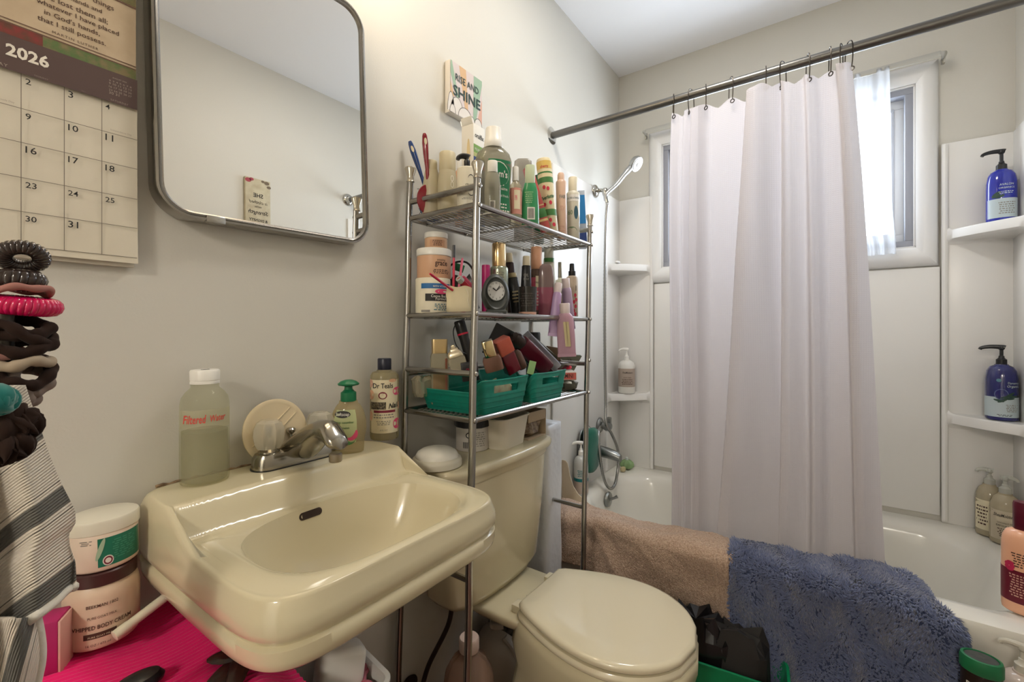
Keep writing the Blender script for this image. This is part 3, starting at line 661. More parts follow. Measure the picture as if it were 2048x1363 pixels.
# ------------------------------------------------------------------ bottles, jars, boxes
class Pack:
    """a container turned so that its front (local -Y) faces the room's camera side; sizes in metres, R half width, Hh height"""
    def __init__(s, name, label, cat, p, R, Hh, prof, m, n=2, sy=1, turn=0, lean=0, pitch=0, group=None, seg=36, body='body', thick=False):
        s.R, s.H, s.n, s.sy = R, Hh, n, sy
        s.prof = [(r*R, z*Hh) for r, z in prof]
        s.t = thing(name, label, cat, p, (math.radians(pitch), math.radians(lean), face(p, turn)), group)
        s.b = obj(body, lathe(s.prof, seg, 1, sy, n), m, s.t, sharp=40)
    def rad(s, z):
        P = s.prof
        for (r0, z0), (r1, z1) in zip(P, P[1:]):
            if z0 <= z <= z1 and z1 > z0: return r0+(r1-r0)*(z-z0)/(z1-z0)
        return P[-1][0]
    def wrap(s, x, z, eps):
        r = s.rad(z); q = min(.999, abs(x)/max(r, 1e-6))
        return (x, -(r+0)*s.sy*(1-q**s.n)**(1/s.n)-eps, z)
    def lab(s, x0, x1, z0, z1, m, name='label', eps=.0004, nu=18, nv=6):
        """printed area, x in half widths, z in heights"""
        s.l = obj(name, grid(lambda u, v: s.wrap((x0+(x1-x0)*u)*s.rad(s.H*(z0+(z1-z0)*v)), s.H*(z0+(z1-z0)*v), eps), nu, nv), m, s.t, sharp=180)
        return s
    def band(s, z0, z1, m, name='label', eps=.0004):
        zs = [z0+(z1-z0)*k/6 for k in range(7)]
        obj(name, lathe([(s.rad(z*s.H)+eps, z*s.H) for z in zs], 36, 1, s.sy, s.n), m, s.t); return s
    def blob(s, cx, cz, rx_, rz_, m, name='printed_spot', eps=.0007, a0=0, a1=2*PI, rot=0):
        P = disc(0, 0, rx_*s.R, rz_*s.H, 18, a0, a1); c, d = math.cos(rot), math.sin(rot)
        P = [(cx*s.R+p[0]*c-p[1]*d, cz*s.H+p[0]*d+p[1]*c) for p in P]
        V = [s.wrap(max(-.98*s.rad(z), min(.98*s.rad(z), x)), z, eps) for x, z in P]; k = len(V)
        V.append(tuple(sum(v[i] for v in V)/k for i in range(2))+(0,)) if False else None
        cxm, czm = sum(p[0] for p in P)/k, sum(p[1] for p in P)/k
        V.append(s.wrap(max(-.98*s.rad(czm), min(.98*s.rad(czm), cxm)), czm, eps))
        obj(name, (V, [(i, (i+1) % k, k) for i in range(k)]), m, s.t, sharp=180); return s
    def text(s, tx, x, z, wd, m, bold=.01, tall=1, shear=0, eps=.0008, tilt=0, vert=False):
        """lettering centred at x (half widths), baseline z (heights), wd wide in half widths"""
        V, F = text_shape(tx, 1, bold, shear); a = min(v[0] for v in V); b = max(v[0] for v in V)
        k = wd*s.R/(b-a); out = []
        for v in V:
            X, Z = (v[0]-(a+b)/2)*k, v[2]*k*tall
            if vert: X, Z = -Z, X
            Z += X*tilt
            X += x*s.R; Z += z*s.H; lim = .985*s.rad(max(0, min(s.H, Z)))
            out.append(s.wrap(max(-lim, min(lim, X)), Z, eps))
        obj('lettering', (out, F), m, s.t, flat=True); return s
    def fine(s, x, z0, z1, wd, rows_, m, eps=.0007):
        """rows of print too small to read"""
        V, F = [], []; rnd = random.Random(int(z0*1000)+rows_)
        for j in range(rows_):
            z = (z0+(z1-z0)*(j+.5)/rows_)*s.H; h = (z1-z0)/rows_*s.H*.23; half = wd*s.R*(.7+.3*rnd.random())/1
            X = -half
            while X < half:
                wl = (.06+.14*rnd.random())*s.R; X2 = min(X+wl, half); o = len(V)
                for a, b in ((X, z-h), (X2, z-h), (X2, z+h), (X, z+h)):
                    lim = .98*s.rad(b); V.append(s.wrap(max(-lim, min(lim, x*s.R+a)), b, eps))
                F.append((o, o+1, o+2, o+3)); X = X2+.05*s.R
        obj('fine_print', (V, F), m, s.t, flat=True); return s
    def cap(s, prof, m, name='cap', n=None, sy=None, ribs=0):
        V, F = lathe([(r*s.R, z*s.H) for r, z in prof], 36, 1, s.sy if sy is None else sy, s.n if n is None else n)
        if ribs: V = [(v[0]*(1+.025*math.cos(ribs*math.atan2(v[1], v[0]))), v[1]*(1+.025*math.cos(ribs*math.atan2(v[1], v[0]))), v[2]) for v in V]
        s.c = obj(name, (V, F), m, s.t, sharp=40); return s
    def pump(s, m, z, collar, Hp, reach, turn=0, style=0):
        """dispenser: threaded collar, stem and a spout head pointing to local azimuth turn"""
        q = collar; b = z*s.H
        p = obj('pump', lathe([(q, b), (q*1.02, b+.004), (q, b+.018), (q*.8, b+.020), (q*.55, b+.024), (q*.5, b+.030), (q*.36, b+.031), (q*.36, b+Hp-.012)], 24), m, s.t)
        zt = b+Hp-.014; d = Vector((math.cos(math.radians(turn)), math.sin(math.radians(turn)), 0))
        if style == 1:     # mushroom shaped foaming top
            h = lathe([(q*.3, zt-.012), (q*.42, zt-.002), (q*1.15, zt+.001), (q*1.22, zt+.004), (q*.9, zt+.009), (q*.4, zt+.012), (0, zt+.0125)], 24, 1.15, .9)
        else:
            P = [Vector((0, 0, zt+.004))-d*q*.55, Vector((0, 0, zt+.006)), Vector((0, 0, zt+.007))+d*reach*.5, Vector((0, 0, zt+.003))+d*reach*.9, Vector((0, 0, zt-.003))+d*reach]
            h = join(tube(smooth_path(P, 4), [.0045+.004*(1-k/16) for k in range(17)], 10), lathe([(q*.36, zt-.004), (q*.62, zt), (q*.66, zt+.007), (q*.5, zt+.011), (0, zt+.0115)], 20))
        obj('pump_head', h, m, p); return s
def stand(px, y, z0, top, wpx):
    """base point, half width and height of an upright thing standing on z0 at distance y from the sink wall"""
    p = at(px, 661, y=y); k = depth(p)
    return Vector((p.x, y, z0)), width(px, wpx, p)/2, CAM[2]+(661-top)/FPX*k-z0
CYL = [(.9, 0), (1, .02), (1, .97), (.96, 1)]
def shoulder(z, neck=.4, top=1.0, b=.0): return [(.88, 0), (.97, .008), (1, .025), (1, z-.12), (.985, z-.06), (.90, z-.012), (.72, z+.02), (neck*1.05, z+.045), (neck, z+.055), (neck, top)]
M_clear = glassy('clear_plastic', (.90, .86, .74), .62, .07, (.60, .54, .40))
M_frost = glassy('frosted_plastic', (.80, .74, .56), .35, .3, (.70, .63, .44))
M_lab = mat('paper_label', (.74, .66, .46), .5); M_labw = mat('white_label', (.76, .73, .66), .5)
M_green = mat('leaf_green_plastic', (.008, .15, .06), .35); M_red = mat('print_red', (.55, .03, .06), .5)
M_pinkp = mat('print_pink', (.75, .08, .20), .5); M_gold = mat('gold_cap', (.72, .52, .28), .18, 1)
M_grey2 = mat('print_mid_grey', (.25, .23, .20), .6); M_peach = mat('peach_plastic', (.72, .40, .24), .4)
ZT = .787+.002
# --- on the sink ledge
LZ = .8655
p, R, Hh = stand(410, -.046, LZ, 738, 102)
wb = Pack('glass_water_bottle', 'tall glass bottle of filtered water with a white screw lid on the sink', 'bottle', p, R, Hh,
    [(.86, 0), (.97, .010), (1, .03), (1, .60), (.99, .70), (.93, .755), (.78, .80), (.62, .83), (.565, .845), (.565, .90)], glassy('green_glass', (.92, .925, .86), .85, .03, (.46, .43, .32)), turn=4)
wt = obj('water', lathe([(r*R*.94, z*Hh) for r, z in ((.84, .012), (.98, .03), (.985, .455), (.985, .46))], 36), glassy('cloudy_water', (.89, .885, .80), .72, .05, (.50, .47, .36)), wb.t)
wb.cap([(.60, .875), (.60, .895), (.585, .897), (.585, .905), (.60, .906), (.61, .985), (.56, .998), (.0, .9985)], M_whitep, 'screw_lid')
obj('lid_mark', xf(join(box(.012, .003, .0004, 0), box(.008, .004, .0004, 0, (.003, .002, 0))), (0, -.004, Hh*.9987), (0, 0, .35)), M_ink, wb.t)
wb.lab(-.97, .97, .50, .66, glassy('clear_tape', (.92, .90, .80), .72, .3, (.62, .58, .44)), 'tape_label')
M_marker = mat('red_marker', (.62, .05, .04), .6)
wb.text('Filtered', -.45, .55, .84, M_marker, .012, 2.0, .2, .0012, .02); wb.text('Water', .44, .56, .62, M_marker, .012, 1.8, .2, .0012, .06)
# round disc leaning against the wall
dc = thing('round_plastic_lid', 'round cream plastic lid leaning on the wall behind the tap', 'lid', (.432, -.034, LZ+.0605), (math.radians(80), 0, 0))
obj('disc', lathe([(0, -.001), (.0590, -.001), (.0603, .0005), (.0603, .0035), (.058, .0042), (.052, .0032), (.050, .0026), (0, .0024)], 56), mat('aged_cream_plastic', (.70, .58, .38), .45, bump=(30, .05)), dc)
for a in (-.016, .0, ):
    obj('moulded_rib', xf(box(.098, .0018, .0016, .0004, (0, a+.012, .0024)), (0, 0, 0), (0, 0, math.radians(40))), mat('aged_cream_plastic', (0, 0, 0)), dc)
# pump soap
p, R, Hh = stand(697, -.085, LZ, 800, 70)
so_ = Pack('hand_soap', 'clear pump bottle of hand soap with a green top and melon label', 'bottle', p, R, Hh*1.0,
    [(.80, 0), (.88, .02), (.90, .06), (.93, .25), (1.04, .45), (1.02, .62), (.88, .80), (.66, .92), (.56, .95), (.52, 1.0)], glassy('soap_clear', (.88, .82, .64), .6, .05, (.50, .42, .25)), sy=.62, turn=-6)
so_.lab(-.78, .52, .22, .84, mat('label_pale_green', (.46, .50, .26), .45), eps=.0006)
so_.blob(.05, .34, .46, .16, mat('label_green', (.06, .20, .05), .5), a0=PI, a1=2*PI, eps=.0009)
so_.blob(.18, .40, .40, .14, M_pinkp, 'melon_slice', .0011, PI*1.0, PI*2.0, .5)
so_.blob(-.28, .76, .46, .065, M_ink, 'logo_plate', .0011); so_.text('Softsoap', -.28, .735, .78, M_labw, .012, 1.2, 0, .0015)
so_.text('crisp cucumber', -.16, .59, 1.05, mat('print_green_ink', (.05, .14, .04), .6), .008, 1.2, 0, .0012); so_.text('& melon', -.16, .49, .55, mat('print_green_ink', (0, 0, 0)), .008, 1.2, 0, .0012)
so_.pump(M_green, .99, .0155, .046, .035, -75, 1)
# tall bath bottle
p, R, Hh = stand(769, -.046, LZ, 716, 58)
dt = Pack('bath_gel_bottle', 'tall clear bath bottle with dark blue cap and cream floral label', 'bottle', p, R, Hh, [(.86, 0), (.96, .006), (1, .03), (1, .74), (.97, .79), (.83, .83), (.55, .845), (.5, .86)], glassy('bath_clear', (.84, .80, .62), .55, .05, (.46, .40, .25)))
dt.lab(-.985, .985, .095, .745, M_lab)
dt.cap([(.46, .845), (.48, .855), (.48, .99), (.44, 1), (0, 1)], mat('navy_cap', (.012, .014, .03), .35))
dt.text('Dr Teals', -.1, .645, 1.35, M_ink, .015, 1.25); dt.blob(-.12, .555, .30, .045, mat('print_maroon', (.20, .02, .04), .6), 'emblem'); dt.blob(-.12, .555, .22, .034, M_lab, 'emblem_ring', .0009); dt.text('*', -.12, .525, .26, mat('print_maroon', (0, 0, 0)), .03, 1, 0, .0011)
for cx, cz_, a, b, m_ in ((.82, .60, .26, .05, M_pinkp), (-.92, .70, .14, .05, M_rose), (.55, .735, .25, .02, M_peach), (-.88, .56, .18, .06, M_peach), (.82, .20, .24, .065, M_pinkp), (-.92, .30, .12, .06, M_peach), (.95, .42, .08, .05, M_peach)): dt.blob(cx, cz_, a, b, m_, 'printed_petal')
dt.lab(-.93, .10, .385, .475, mat('scratched_black', (.03, .025, .02), .6, var=(260, (.25, .20, .12))), 'scratched_patch', .0009); dt.text('Nail', .62, .40, .70, M_ink, .02, 1.3, .3, .0013, .12)
dt.lab(-.72, .72, .345, .375, mat('print_maroon', (0, 0, 0)), 'label_strip', .0009); dt.fine(-.05, .27, .335, .68, 2, M_grey2); dt.fine(-.05, .19, .25, .5, 3, M_grey2); dt.text('8 FL OZ', -.05, .125, .5, M_grey2, .0, 1)
# --- jars beside the sink
p, R, Hh = stand(205, -.064, .690, 1125, 158)
bc = Pack('body_cream_jar', 'wide cream coloured body cream jar under the green labelled jar', 'jar', p, R, .082, [(.93, 0), (.98, .03), (1, .1), (1, .80), (.95, .93), (.86, 1.0), (.84, 1.02)], mat('cream_jar', (.72, .56, .42), .3, var=(25, (.68, .52, .38))), turn=6)
bc.cap([(.88, 1.0), (.92, 1.01), (.92, 1.20), (.88, 1.22), (0, 1.22)], mat('dark_brown_lid', (.06, .02, .018), .35), 'lid')
M_brownink = mat('brown_ink', (.07, .03, .02), .6)
bc.text('BEEKMAN 1802', -.10, .70, .78, M_brownink, .006, 1.2); bc.text('PURE GOAT MILK', -.1, .52, .72, M_brownink, 0, 1.2); bc.text('WHIPPED BODY CREAM', -.12, .35, 1.5, M_brownink, .012, 1.35)
bc.lab(-.55, .25, .20, .29, M_brownink, 'label_bar', .0007); bc.text('PURE GOAT MILK', -.15, .22, .6, M_lab, .0, 1, 0, .0012); bc.text('16 OZ / 473 ml', -.2, .08, .6, M_brownink, .0, 1.1)
z2 = p.z+.082*1.22+.001
p, R, Hh = stand(208, -.062, z2, 1024, 150)
gj = Pack('body_butter_jar', 'white jar with pale ribbed lid and dark green label, on top of the cream jar', 'jar', p+Vector((0, 0, 0)), R*.98, Hh, [(.92, 0), (.97, .02), (1, .06), (1, .70), (.96, .74)], mat('jar_beige', (.74, .60, .48), .35), turn=0, lean=-1)
gj.cap([(.98, .72), (1.02, .74), (1.02, .95), (.99, .985), (.93, 1.0), (0, 1.002)], mat('pale_lid', (.70, .66, .54), .35), 'lid', ribs=70)
gj.lab(-.15, .97, .10, .66, mat('label_teal_green', (.01, .17, .10), .4)); gj.blob(.12, .21, .15, .10, M_labw, 'seal'); gj.blob(.12, .21, .12, .08, mat('print_maroon', (0, 0, 0)), 'seal_ring', .0009); gj.blob(.12, .21, .08, .05, M_labw, 'seal_centre', .0011)
gj.fine(.55, .20, .60, .34, 9, mat('print_teal_light', (.05, .28, .18), .6)); gj.blob(-.08, .45, .07, .22, mat('label_leaf', (.35, .48, .33), .5), 'leaf_print', .0009, rot=-.3); gj.fine(-.45, .56, .66, .16, 3, M_grey2)
# magenta ribbed clothes on a hamper, magenta box, white handle, dark hair clip
def ribbed():
    m = mat('magenta_rib_knit', (.55, .008, .10), .8, spec=.2, sheen=.3); nt = m.node_tree
    tc = nt.nodes.new('ShaderNodeTexCoord'); x = nt.nodes.new('ShaderNodeTexWave'); x.bands_direction = 'Y'; x.inputs['Scale'].default_value = 30; x.inputs['Distortion'].default_value = 1.2; x.inputs['Detail Scale'].default_value = .8
    bp = nt.nodes.new('ShaderNodeBump'); bp.inputs['Strength'].default_value = .9; bp.inputs['Distance'].default_value = .004
    nt.links.new(tc.outputs['Object'], x.inputs['Vector']); nt.links.new(x.outputs['Fac'], bp.inputs['Height']); nt.links.new(bp.outputs[0], nt.nodes['Principled BSDF'].inputs['Normal'])
    return m
hp = thing('laundry_hamper', 'low hamper beside the sink, mostly hidden under magenta cloth', 'hamper', (.21, -.22, 0))
obj('hamper_body', box(.21, .36, .625, .02, (0, .02, 0)), mat('hamper_wicker', (.12, .06, .04), .7), hp)
def mag(u, v):
    x = .082+.25*u; y = -.012-.40*v
    z = .679+.012*math.sin(5*u+1.5)*math.sin(4*v+.5)-.02*smooth01((v-.5)/.5)-.03*smooth01((u-.75)/.25)-.12*smooth01((v-.93)/.07)
    z += .0013*math.sin(2*PI*(y+.004*math.sin(14*x))/.0085)
    return (x-.19, y+.22, z)
o = obj('ribbed_sweater', grid(mag, 24, 420), mat('magenta_rib_knit', (.85, .010, .17), .8, spec=.2, sheen=.3, bump=(500, .3)), None, (.19, -.22, 0), sharp=180)
tag(o, 'bright magenta ribbed knit garment folded on the hamper beside the sink', 'clothing')
bx = thing('magenta_box', 'small deep magenta carton between the striped towel and the cream jar', 'box', (.110, -.085, .684), (0, 0, math.radians(-30)))
obj('carton', box(.050, .036, .070, .0015), mat('magenta_card', (.42, .012, .12), .5), bx); obj('pale_edge', box(.0025, .034, .066, .0005, (.0262, 0, .002)), mat('pale_pink_card', (.72, .42, .36), .5), bx)
hd = thing('applicator_stick', 'slim white tapered plastic stick leaning across the cream jar and knit', 'stick', (0, 0, 0))
a, b = at(228, 1272, y=-.114), at(335, 1190, y=-.100)
obj('shaft', tube(smooth_path([a, a+(b-a)*.08, a+(b-a)*.4, b], 8), [.0022]+[.0062]*1+[.0072]*12+[.0065]*11, 12), mat('ivory_plastic', (.78, .74, .58), .3), hd)
cp = thing('dark_hair_clip', 'dark brown claw clip with leaf shaped petals lying beside the sink rim', 'hair clip', at(490, 1325, z=.676), (0, 0, .5))
M_clip = mat('dark_tortoise', (.022, .010, .008), .3, var=(60, (.05, .02, .012)))
for k in range(7):
    a = k*.9; obj('petal', xf(lathe([(0, -.002), (.012, -.001), (.017, .002), (.012, .006), (0, .007)], 14, 1.8, .8), (.022*math.cos(a), .016*math.sin(a), .004+.003*(k % 3)), (.2*math.sin(a*2), -.3*math.cos(a), a)), M_clip, cp)
gc = thing('glossy_black_cap', 'glossy black rounded cap on the magenta knit at the picture edge', 'cap', at(275, 1372, z=.681))
obj('cap_shell', lathe([(.018, 0), (.0185, .004), (.015, .011), (.006, .0145), (0, .015)], 28, 1.5, .9), M_black, gc)
# floral cloth hanging below the clip
fl = thing('dark_floral_cloth', 'dark brown floral cloth bundled under the sink edge', 'cloth', (.335, -.375, .575))
def flo(u, v): return (-.05+.11*u, -.05+.09*v, -.005+.012*math.sin(9*u+2*v)+.008*math.sin(14*v+3*u)-.03*abs(u-.5))
o = obj('cloth', grid(flo, 30, 20), mat('floral_cloth', (.04, .02, .018), .8, var=(60, (.30, .15, .12))), fl, sharp=180); solid(o, .004)
# --- under the sink: bin with soap box and pink scoops
ub = thing('white_storage_bin', 'open white plastic bin under the sink holding small things', 'bin', (.50, -.33, .46), (0, 0, math.radians(-8)))
def tray(wx, wy, h, r, t, name, m, par, taper=.88):
    k = taper
    sec = lambda a, z, ins: [(x, y, z) for x, y in rrect(-wx/2*a+ins, wx/2*a-ins, -wy/2*a+ins, wy/2*a-ins, max(.002, r-ins), 5)]
    return obj(name, loft([sec(k, 0, 0), sec(1, h-.004, 0), sec(1, h-.004, -.004), sec(1, h, -.004), sec(1, h+.001, -.001), sec(1, h, t), sec(k, t, t)]), m, par, sharp=50)
uc = at(735, 1330, y=-.33)
ub.location = (.396, -.262, .50)
tray(.145, .150, .075, .02, .004, 'bin_shell', M_whitep, ub)
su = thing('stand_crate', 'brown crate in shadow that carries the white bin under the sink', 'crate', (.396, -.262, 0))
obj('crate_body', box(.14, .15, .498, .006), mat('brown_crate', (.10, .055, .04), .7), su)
ws_ = thing('white_soap_box', 'rounded white plastic travel box standing in the bin under the sink', 'box', (.402, -.272, .512), (math.radians(-8), math.radians(10), math.radians(-20)))
obj('box_shell', box(.070, .050, .105, .012, seg=4), M_whitep, ws_)
rc_ = thing('red_scoop', 'red plastic tongue showing behind the white travel box', 'scoop', (.428, -.215, .51)); obj('blade', xf(box(.020, .004, .12, .0018), (0, 0, 0), (.1, .15, .2)), mat('red_plastic', (.40, .02, .02), .4), rc_)
for k in range(2):
    pk = thing('pink_spoon', ('pink plastic spoon nearer the white box', 'pink plastic spoon nearer the bin corner')[k], 'spoon', (.405+.02*k, -.318, .560+.002*k), (0, .1, .6+.3*k), 'pink spoons in the bin')
    obj('spoon_bowl', lathe([(0, -.002), (.012, 0), (.016, .004), (.0145, .0045), (.011, .0015), (0, 0)], 18, 1.5, 1), mat('pink_plastic', (.55, .16, .22), .35), pk); obj('spoon_handle', tube([(.020, 0, .003), (.05, 0, .006), (.08, 0, .004)], .003, 6), mat('pink_plastic', (0, 0, 0)), pk)
# --- on the tank lid
p, R, Hh = stand(874, -.118, ZT, 874, 106)
dm = Pack('round_white_lamp', 'round white domed puck light on the toilet tank lid', 'lamp', p, R*.95, .046, [(.93, 0), (1, .05), (1.0, .30), (.97, .42), (.90, .48), (.86, .50)], mat('putty_plastic', (.66, .62, .50), .35), body='base')
dm.cap([(.87, .46), (.86, .56), (.78, .74), (.62, .88), (.38, .97), (.0, 1.0)], mat('opal_dome', (.80, .77, .68), .35), 'dome')
p, R, Hh = stand(945, -.085, ZT, 829, 66)
bj = Pack('vitamin_jar', 'pale plastic jar with a wide black lid under the lowest rack shelf', 'jar', p, R, Hh*.98, [(.92, 0), (.98, .02), (1, .06), (1, .66), (.94, .72)], mat('grey_label_jar', (.52, .48, .42), .45), turn=0)
bj.cap([(1.02, .70), (1.07, .72), (1.07, .96), (1.0, 1.0), (0, 1.0)], M_black, 'lid', ribs=48); bj.blob(-.2, .50, .2, .09, M_ink, 'emblem'); bj.blob(-.2, .50, .14, .06, M_labw, 'emblem_ring', .0009)
for k in range(6): bj.lab(-.55+.06*k, -.55+.06*k+.03, .12, .3, M_ink, 'bar_code', .0007, 2, 2)
bj.fine(.3, .15, .6, .5, 7, M_grey2)
tb = thing('white_tub', 'square white plastic tub with a flared rim on the tank lid', 'tub', (1.040, -.115, ZT), (0, 0, math.radians(4)))
tray(.155, .125, .085, .03, .0025, 'tub_shell', mat('tub_plastic', (.74, .68, .56), .4), tb, .84)
mg = thing('folded_leaflet', 'glossy folded leaflet lying across the white tub and the packet', 'leaflet', (1.13, -.115, ZT+.094), (0, math.radians(2), math.radians(-4)))
o = obj('paper', grid(lambda u, v: (-.10+.185*u, -.05+.10*v, .004*math.sin(3*u)+.003*v), 12, 4), mat('leaflet_paper', (.60, .60, .64), .35), mg, sharp=180); solid(o, .002)
for k in range(4): obj('print_line', xf(box(.08, .003, .0002, 0), (-.02, -.035+.012*k, .0065)), mat('leaflet_blue', (.20, .14, .30), .5) if k % 2 else M_red, mg, flat=True)
cn = thing('cardboard_tray', 'shallow cardboard tray at the end of the tank lid', 'tray', (1.165, -.115, ZT)); obj('tray_shell', join(box(.10, .10, .003, .0005), box(.003, .10, .082, .0005, (.0485, 0, 0)), box(.10, .003, .082, .0005, (0, .0485, 0)), box(.10, .003, .03, .0005, (0, -.0485, .052))), mat('cardboard', (.46, .35, .23), .7), cn)
pkt = thing('snack_packet', 'crinkled clear packet with brown contents in the cardboard tray', 'packet', (1.16, -.12, ZT+.006))
def crinkle(wx, wy, wz, seed, k=5):
    V, F = lathe([(.0, 0), (.7, .02), (1, .2), (1, .75), (.75, .96), (0, 1)], 26, 1, 1, 4); rnd = np.random.RandomState(seed); ph = rnd.rand(12)*6
    out = []
    for x, y, z in V:
        n = .10*math.sin(9*x+5*z+ph[0])+.09*math.sin(13*y-7*z+ph[1])+.06*math.sin(21*x+17*y+ph[2])+.05*math.sin(30*z+11*x+ph[3])
        out.append(((x*(1+n))*wx/2, (y*(1+n))*wy/2, max(0, (z*(1+.8*n*z))*wz)))
    return out, F
obj('wrapper', crinkle(.08, .075, .05, 3), mat('brown_wrapper', (.30, .22, .14), .2, var=(90, (.10, .055, .03))), pkt, sharp=25)
# quilted white bag behind the tank end
qb = thing('white_plastic_bag', 'tall white embossed plastic bag between the toilet tank and the tub', 'bag', (1.325, -.085, 0))
V, F = lathe([(.9, 0), (1, .02), (1, .985), (.9, 1)], 40, 1, 1, 5)
V, F = loft([[(v[0]*(.062+.004*math.sin(z*23)), v[1]*.058, z) for v in V[:40]] for z in np.linspace(.002, .80, 40)])
obj('bag_skin', (V, F), mat('embossed_white', (.72, .72, .72), .3, bump=(55, .5, 'VORONOI')), qb, sharp=180)
# --- behind and below the tank
hs = thing('supply_hose', 'dark braided water hose from the tank down to its wall valve', 'hose', (0, 0, 0))
a = at(896, 1250, y=-.10); 
obj('hose_line', tube(smooth_path([(a.x+.005, -.11, .425), (a.x, -.10, .36), (.80, -.07, .27), (.79, -.05, .20), (.79, -.03, .19)], 8), .0062, 10), mat('dark_braid', (.05, .032, .025), .35, .5), hs)
obj('valve', join(xf(lathe([(.026, 0), (.028, .004), (.012, .010), (.010, .03), (.016, .032), (.016, .05), (0, .052)], 20), (.79, -.004, .19), (PI/2, 0, 0)), xf(lathe([(.03, 0), (.03, .008), (.0, .01)], 20, 1, .55), (.79, -.06, .19), (PI/2, 0, 0))), mat('dark_valve', (.045, .025, .02), .35, .6), hs)
M_amber = glassy('dusty_clear_plastic', (.78, .60, .50), .55, .12, (.42, .28, .21))
zf = .14
p, R, Hh = stand(938, -.20, zf, 1272, 104)
p.z = 0
wj = Pack('clear_gallon_bottle', 'clear ribbed plastic gallon bottle on the floor beside the toilet', 'bottle', p, R*.98, Hh+zf, [(.9, 0), (1, .02), (1, .50), (.97, .52), (1, .54), (1, .62), (.97, .64), (1, .66), (1, .72), (.93, .79), (.66, .865), (.36, .91), (.33, .94)], M_amber)
wj.cap([(.38, .92), (.40, .93), (.40, .99), (.36, 1), (0, 1)], mat('dusty_cap', (.55, .42, .36), .4))
p, R, Hh = stand(997, -.085, .0, 1237, 92); 
jg = Pack('white_jug', 'white plastic gallon jug with a side handle behind the clear bottle', 'jug', p, R*1.1, Hh, [(.9, 0), (1, .02), (1, .52), (.93, .66), (.70, .82), (.40, .91), (.30, .93), (.30, .95)], mat('milky_jug', (.52, .48, .42), .4), n=3.2)
jg.cap([(.33, .935), (.35, .94), (.35, .99), (.32, 1), (0, 1)], mat('dusty_white_cap', (.55, .50, .44), .4))
obj('jug_handle', tube(smooth_path([(.25*R, -R*.55, Hh*.88), (.75*R, -R*.75, Hh*.72), (1.02*R, -R*.9, Hh*.55), (.85*R, -R*.85, Hh*.45)], 6), .010, 10), mat('milky_jug', (0, 0, 0)), jg.t)
br = thing('dark_mesh_basket', 'dark patterned basket in shadow behind the toilet bowl', 'basket', (1.12, -.09, 0)); obj('basket_body', lathe([(.05, 0), (.06, .02), (.065, .27), (.06, .28), (.055, .26), (.045, .02)], 24), mat('dark_pattern', (.02, .018, .016), .6, var=(60, (.10, .09, .08))), br)
# ------------------------------------------------------------------ rack, top shelf
Z1 = SHELF['top']+.0022
G1 = 'toiletries on the top rack shelf'; G2 = 'toiletries on the middle rack shelf'; G3 = 'things on the lowest rack shelf'
def brush(px, y, m, m2, label, turn, lean, s=1):
    p = at(px, 470, y=y); t = thing('hair_brush', label, 'hair brush', (p.x, y, Z1), (math.radians(4), math.radians(lean), face(p, turn)), G1)
    pad = [(0, -.006), (.6, -.006), (.95, -.003), (1, 0), (.9, .004), (.4, .0075), (0, .008)]
    V, F = lathe(pad, 28); obj('paddle', ([(v[0]*.036*s, v[2], .046*s+v[1]*.045*s) for v in V], F), m, t)
    h = [( .0, .085), (.006, .10), (.0055, .135), (.0085, .175), (.0095, .205), (.0075, .225), (.004, .232)]
    obj('grip', tube([(0, 0, z*s) for r, z in h], [max(r, .005)*s for r, z in h], 12, flat=.75), m, t)
    obj('hang_hole', xf(lathe([(0, 0), (.0035, .0003), (.0035, .0006), (0, .0008)], 12, 1, 2.4), (0, -.0078*s, .208*s), (PI/2, 0, 0)), m2, t)
    bs = [tube([(x, .006, .046*s+z), (x*1.1, .020, .046*s+z*1.1)], .0007, 4) for x in np.linspace(-.022, .022, 5) for z in np.linspace(-.028, .028, 6)]
    obj('bristles', join(*bs), M_ink, t, kind='stuff')
brush(861, -.088, mat('red_lacquer', (.22, .008, .018), .22, coat=.4), M_lab, 'dark red paddle hair brush standing handle up at the rack corner', 10, -5, .86)
brush(874, -.058, mat('blue_lacquer', (.015, .05, .19), .22, coat=.4), M_lab, 'blue handled hair brush crossing behind the red brush', 0, -19, .92)
CAPB = lambda z0, r=.62, r2=.56: [(r, z0), (r, z0+.02), (r2, .985), (r2*.94, 1), (0, 1)]
def simple(name, label, px, y, z0, top, wpx, m, sh=.8, neck=.4, capz=None, capr=.5, capm=None, n=2, sy=1, turn=0, lean=0, group=G1, prof=None, cat='bottle', capsq=None, pitch=0):
    p, R, Hh = stand(px, y, z0, top, wpx)
    b = Pack(name, label, cat, p, R, Hh, prof or shoulder(sh, neck, capz+.02 if capz else 1), m, n, sy, turn, lean, pitch, group)
    if capz: b.cap([(capr*.97, capz), (capr, capz+.008), (capr*.98, .985), (capr*.9, 1), (0, 1)], capm or M_whitep, n=capsq or 2, sy=1 if sy == 1 else max(sy, .8))
    return b
b = simple('rinse_bottle', 'frosted clear rinse bottle at the outer end of the top shelf', 863, -.085, Z1, 322, 38, M_frost, prof=[(.95, 0), (1, .02), (.93, .55), (.72, .80), (.66, .83), (.66, .84)], capz=.82, capr=.62, capm=M_frost)
b = simple('rinse_bottle', 'frosted clear rinse bottle with a cup cap in front of its twin', 895, -.128, Z1, 306, 41, M_frost, prof=[(.95, 0), (1, .02), (.98, .50), (.85, .66), (.80, .70), (.78, .71)], capz=.70, capr=.82, capm=glassy('frosted_cup', (.85, .78, .6), .3, .35, (.78, .70, .48)))
b.fine(.1, .30, .36, .6, 2, M_grey2); b.text('0', .45, .50, .3, M_labw, -.01, 1.3); b.text('0', .45, .40, .3, M_labw, -.01, 1.3)
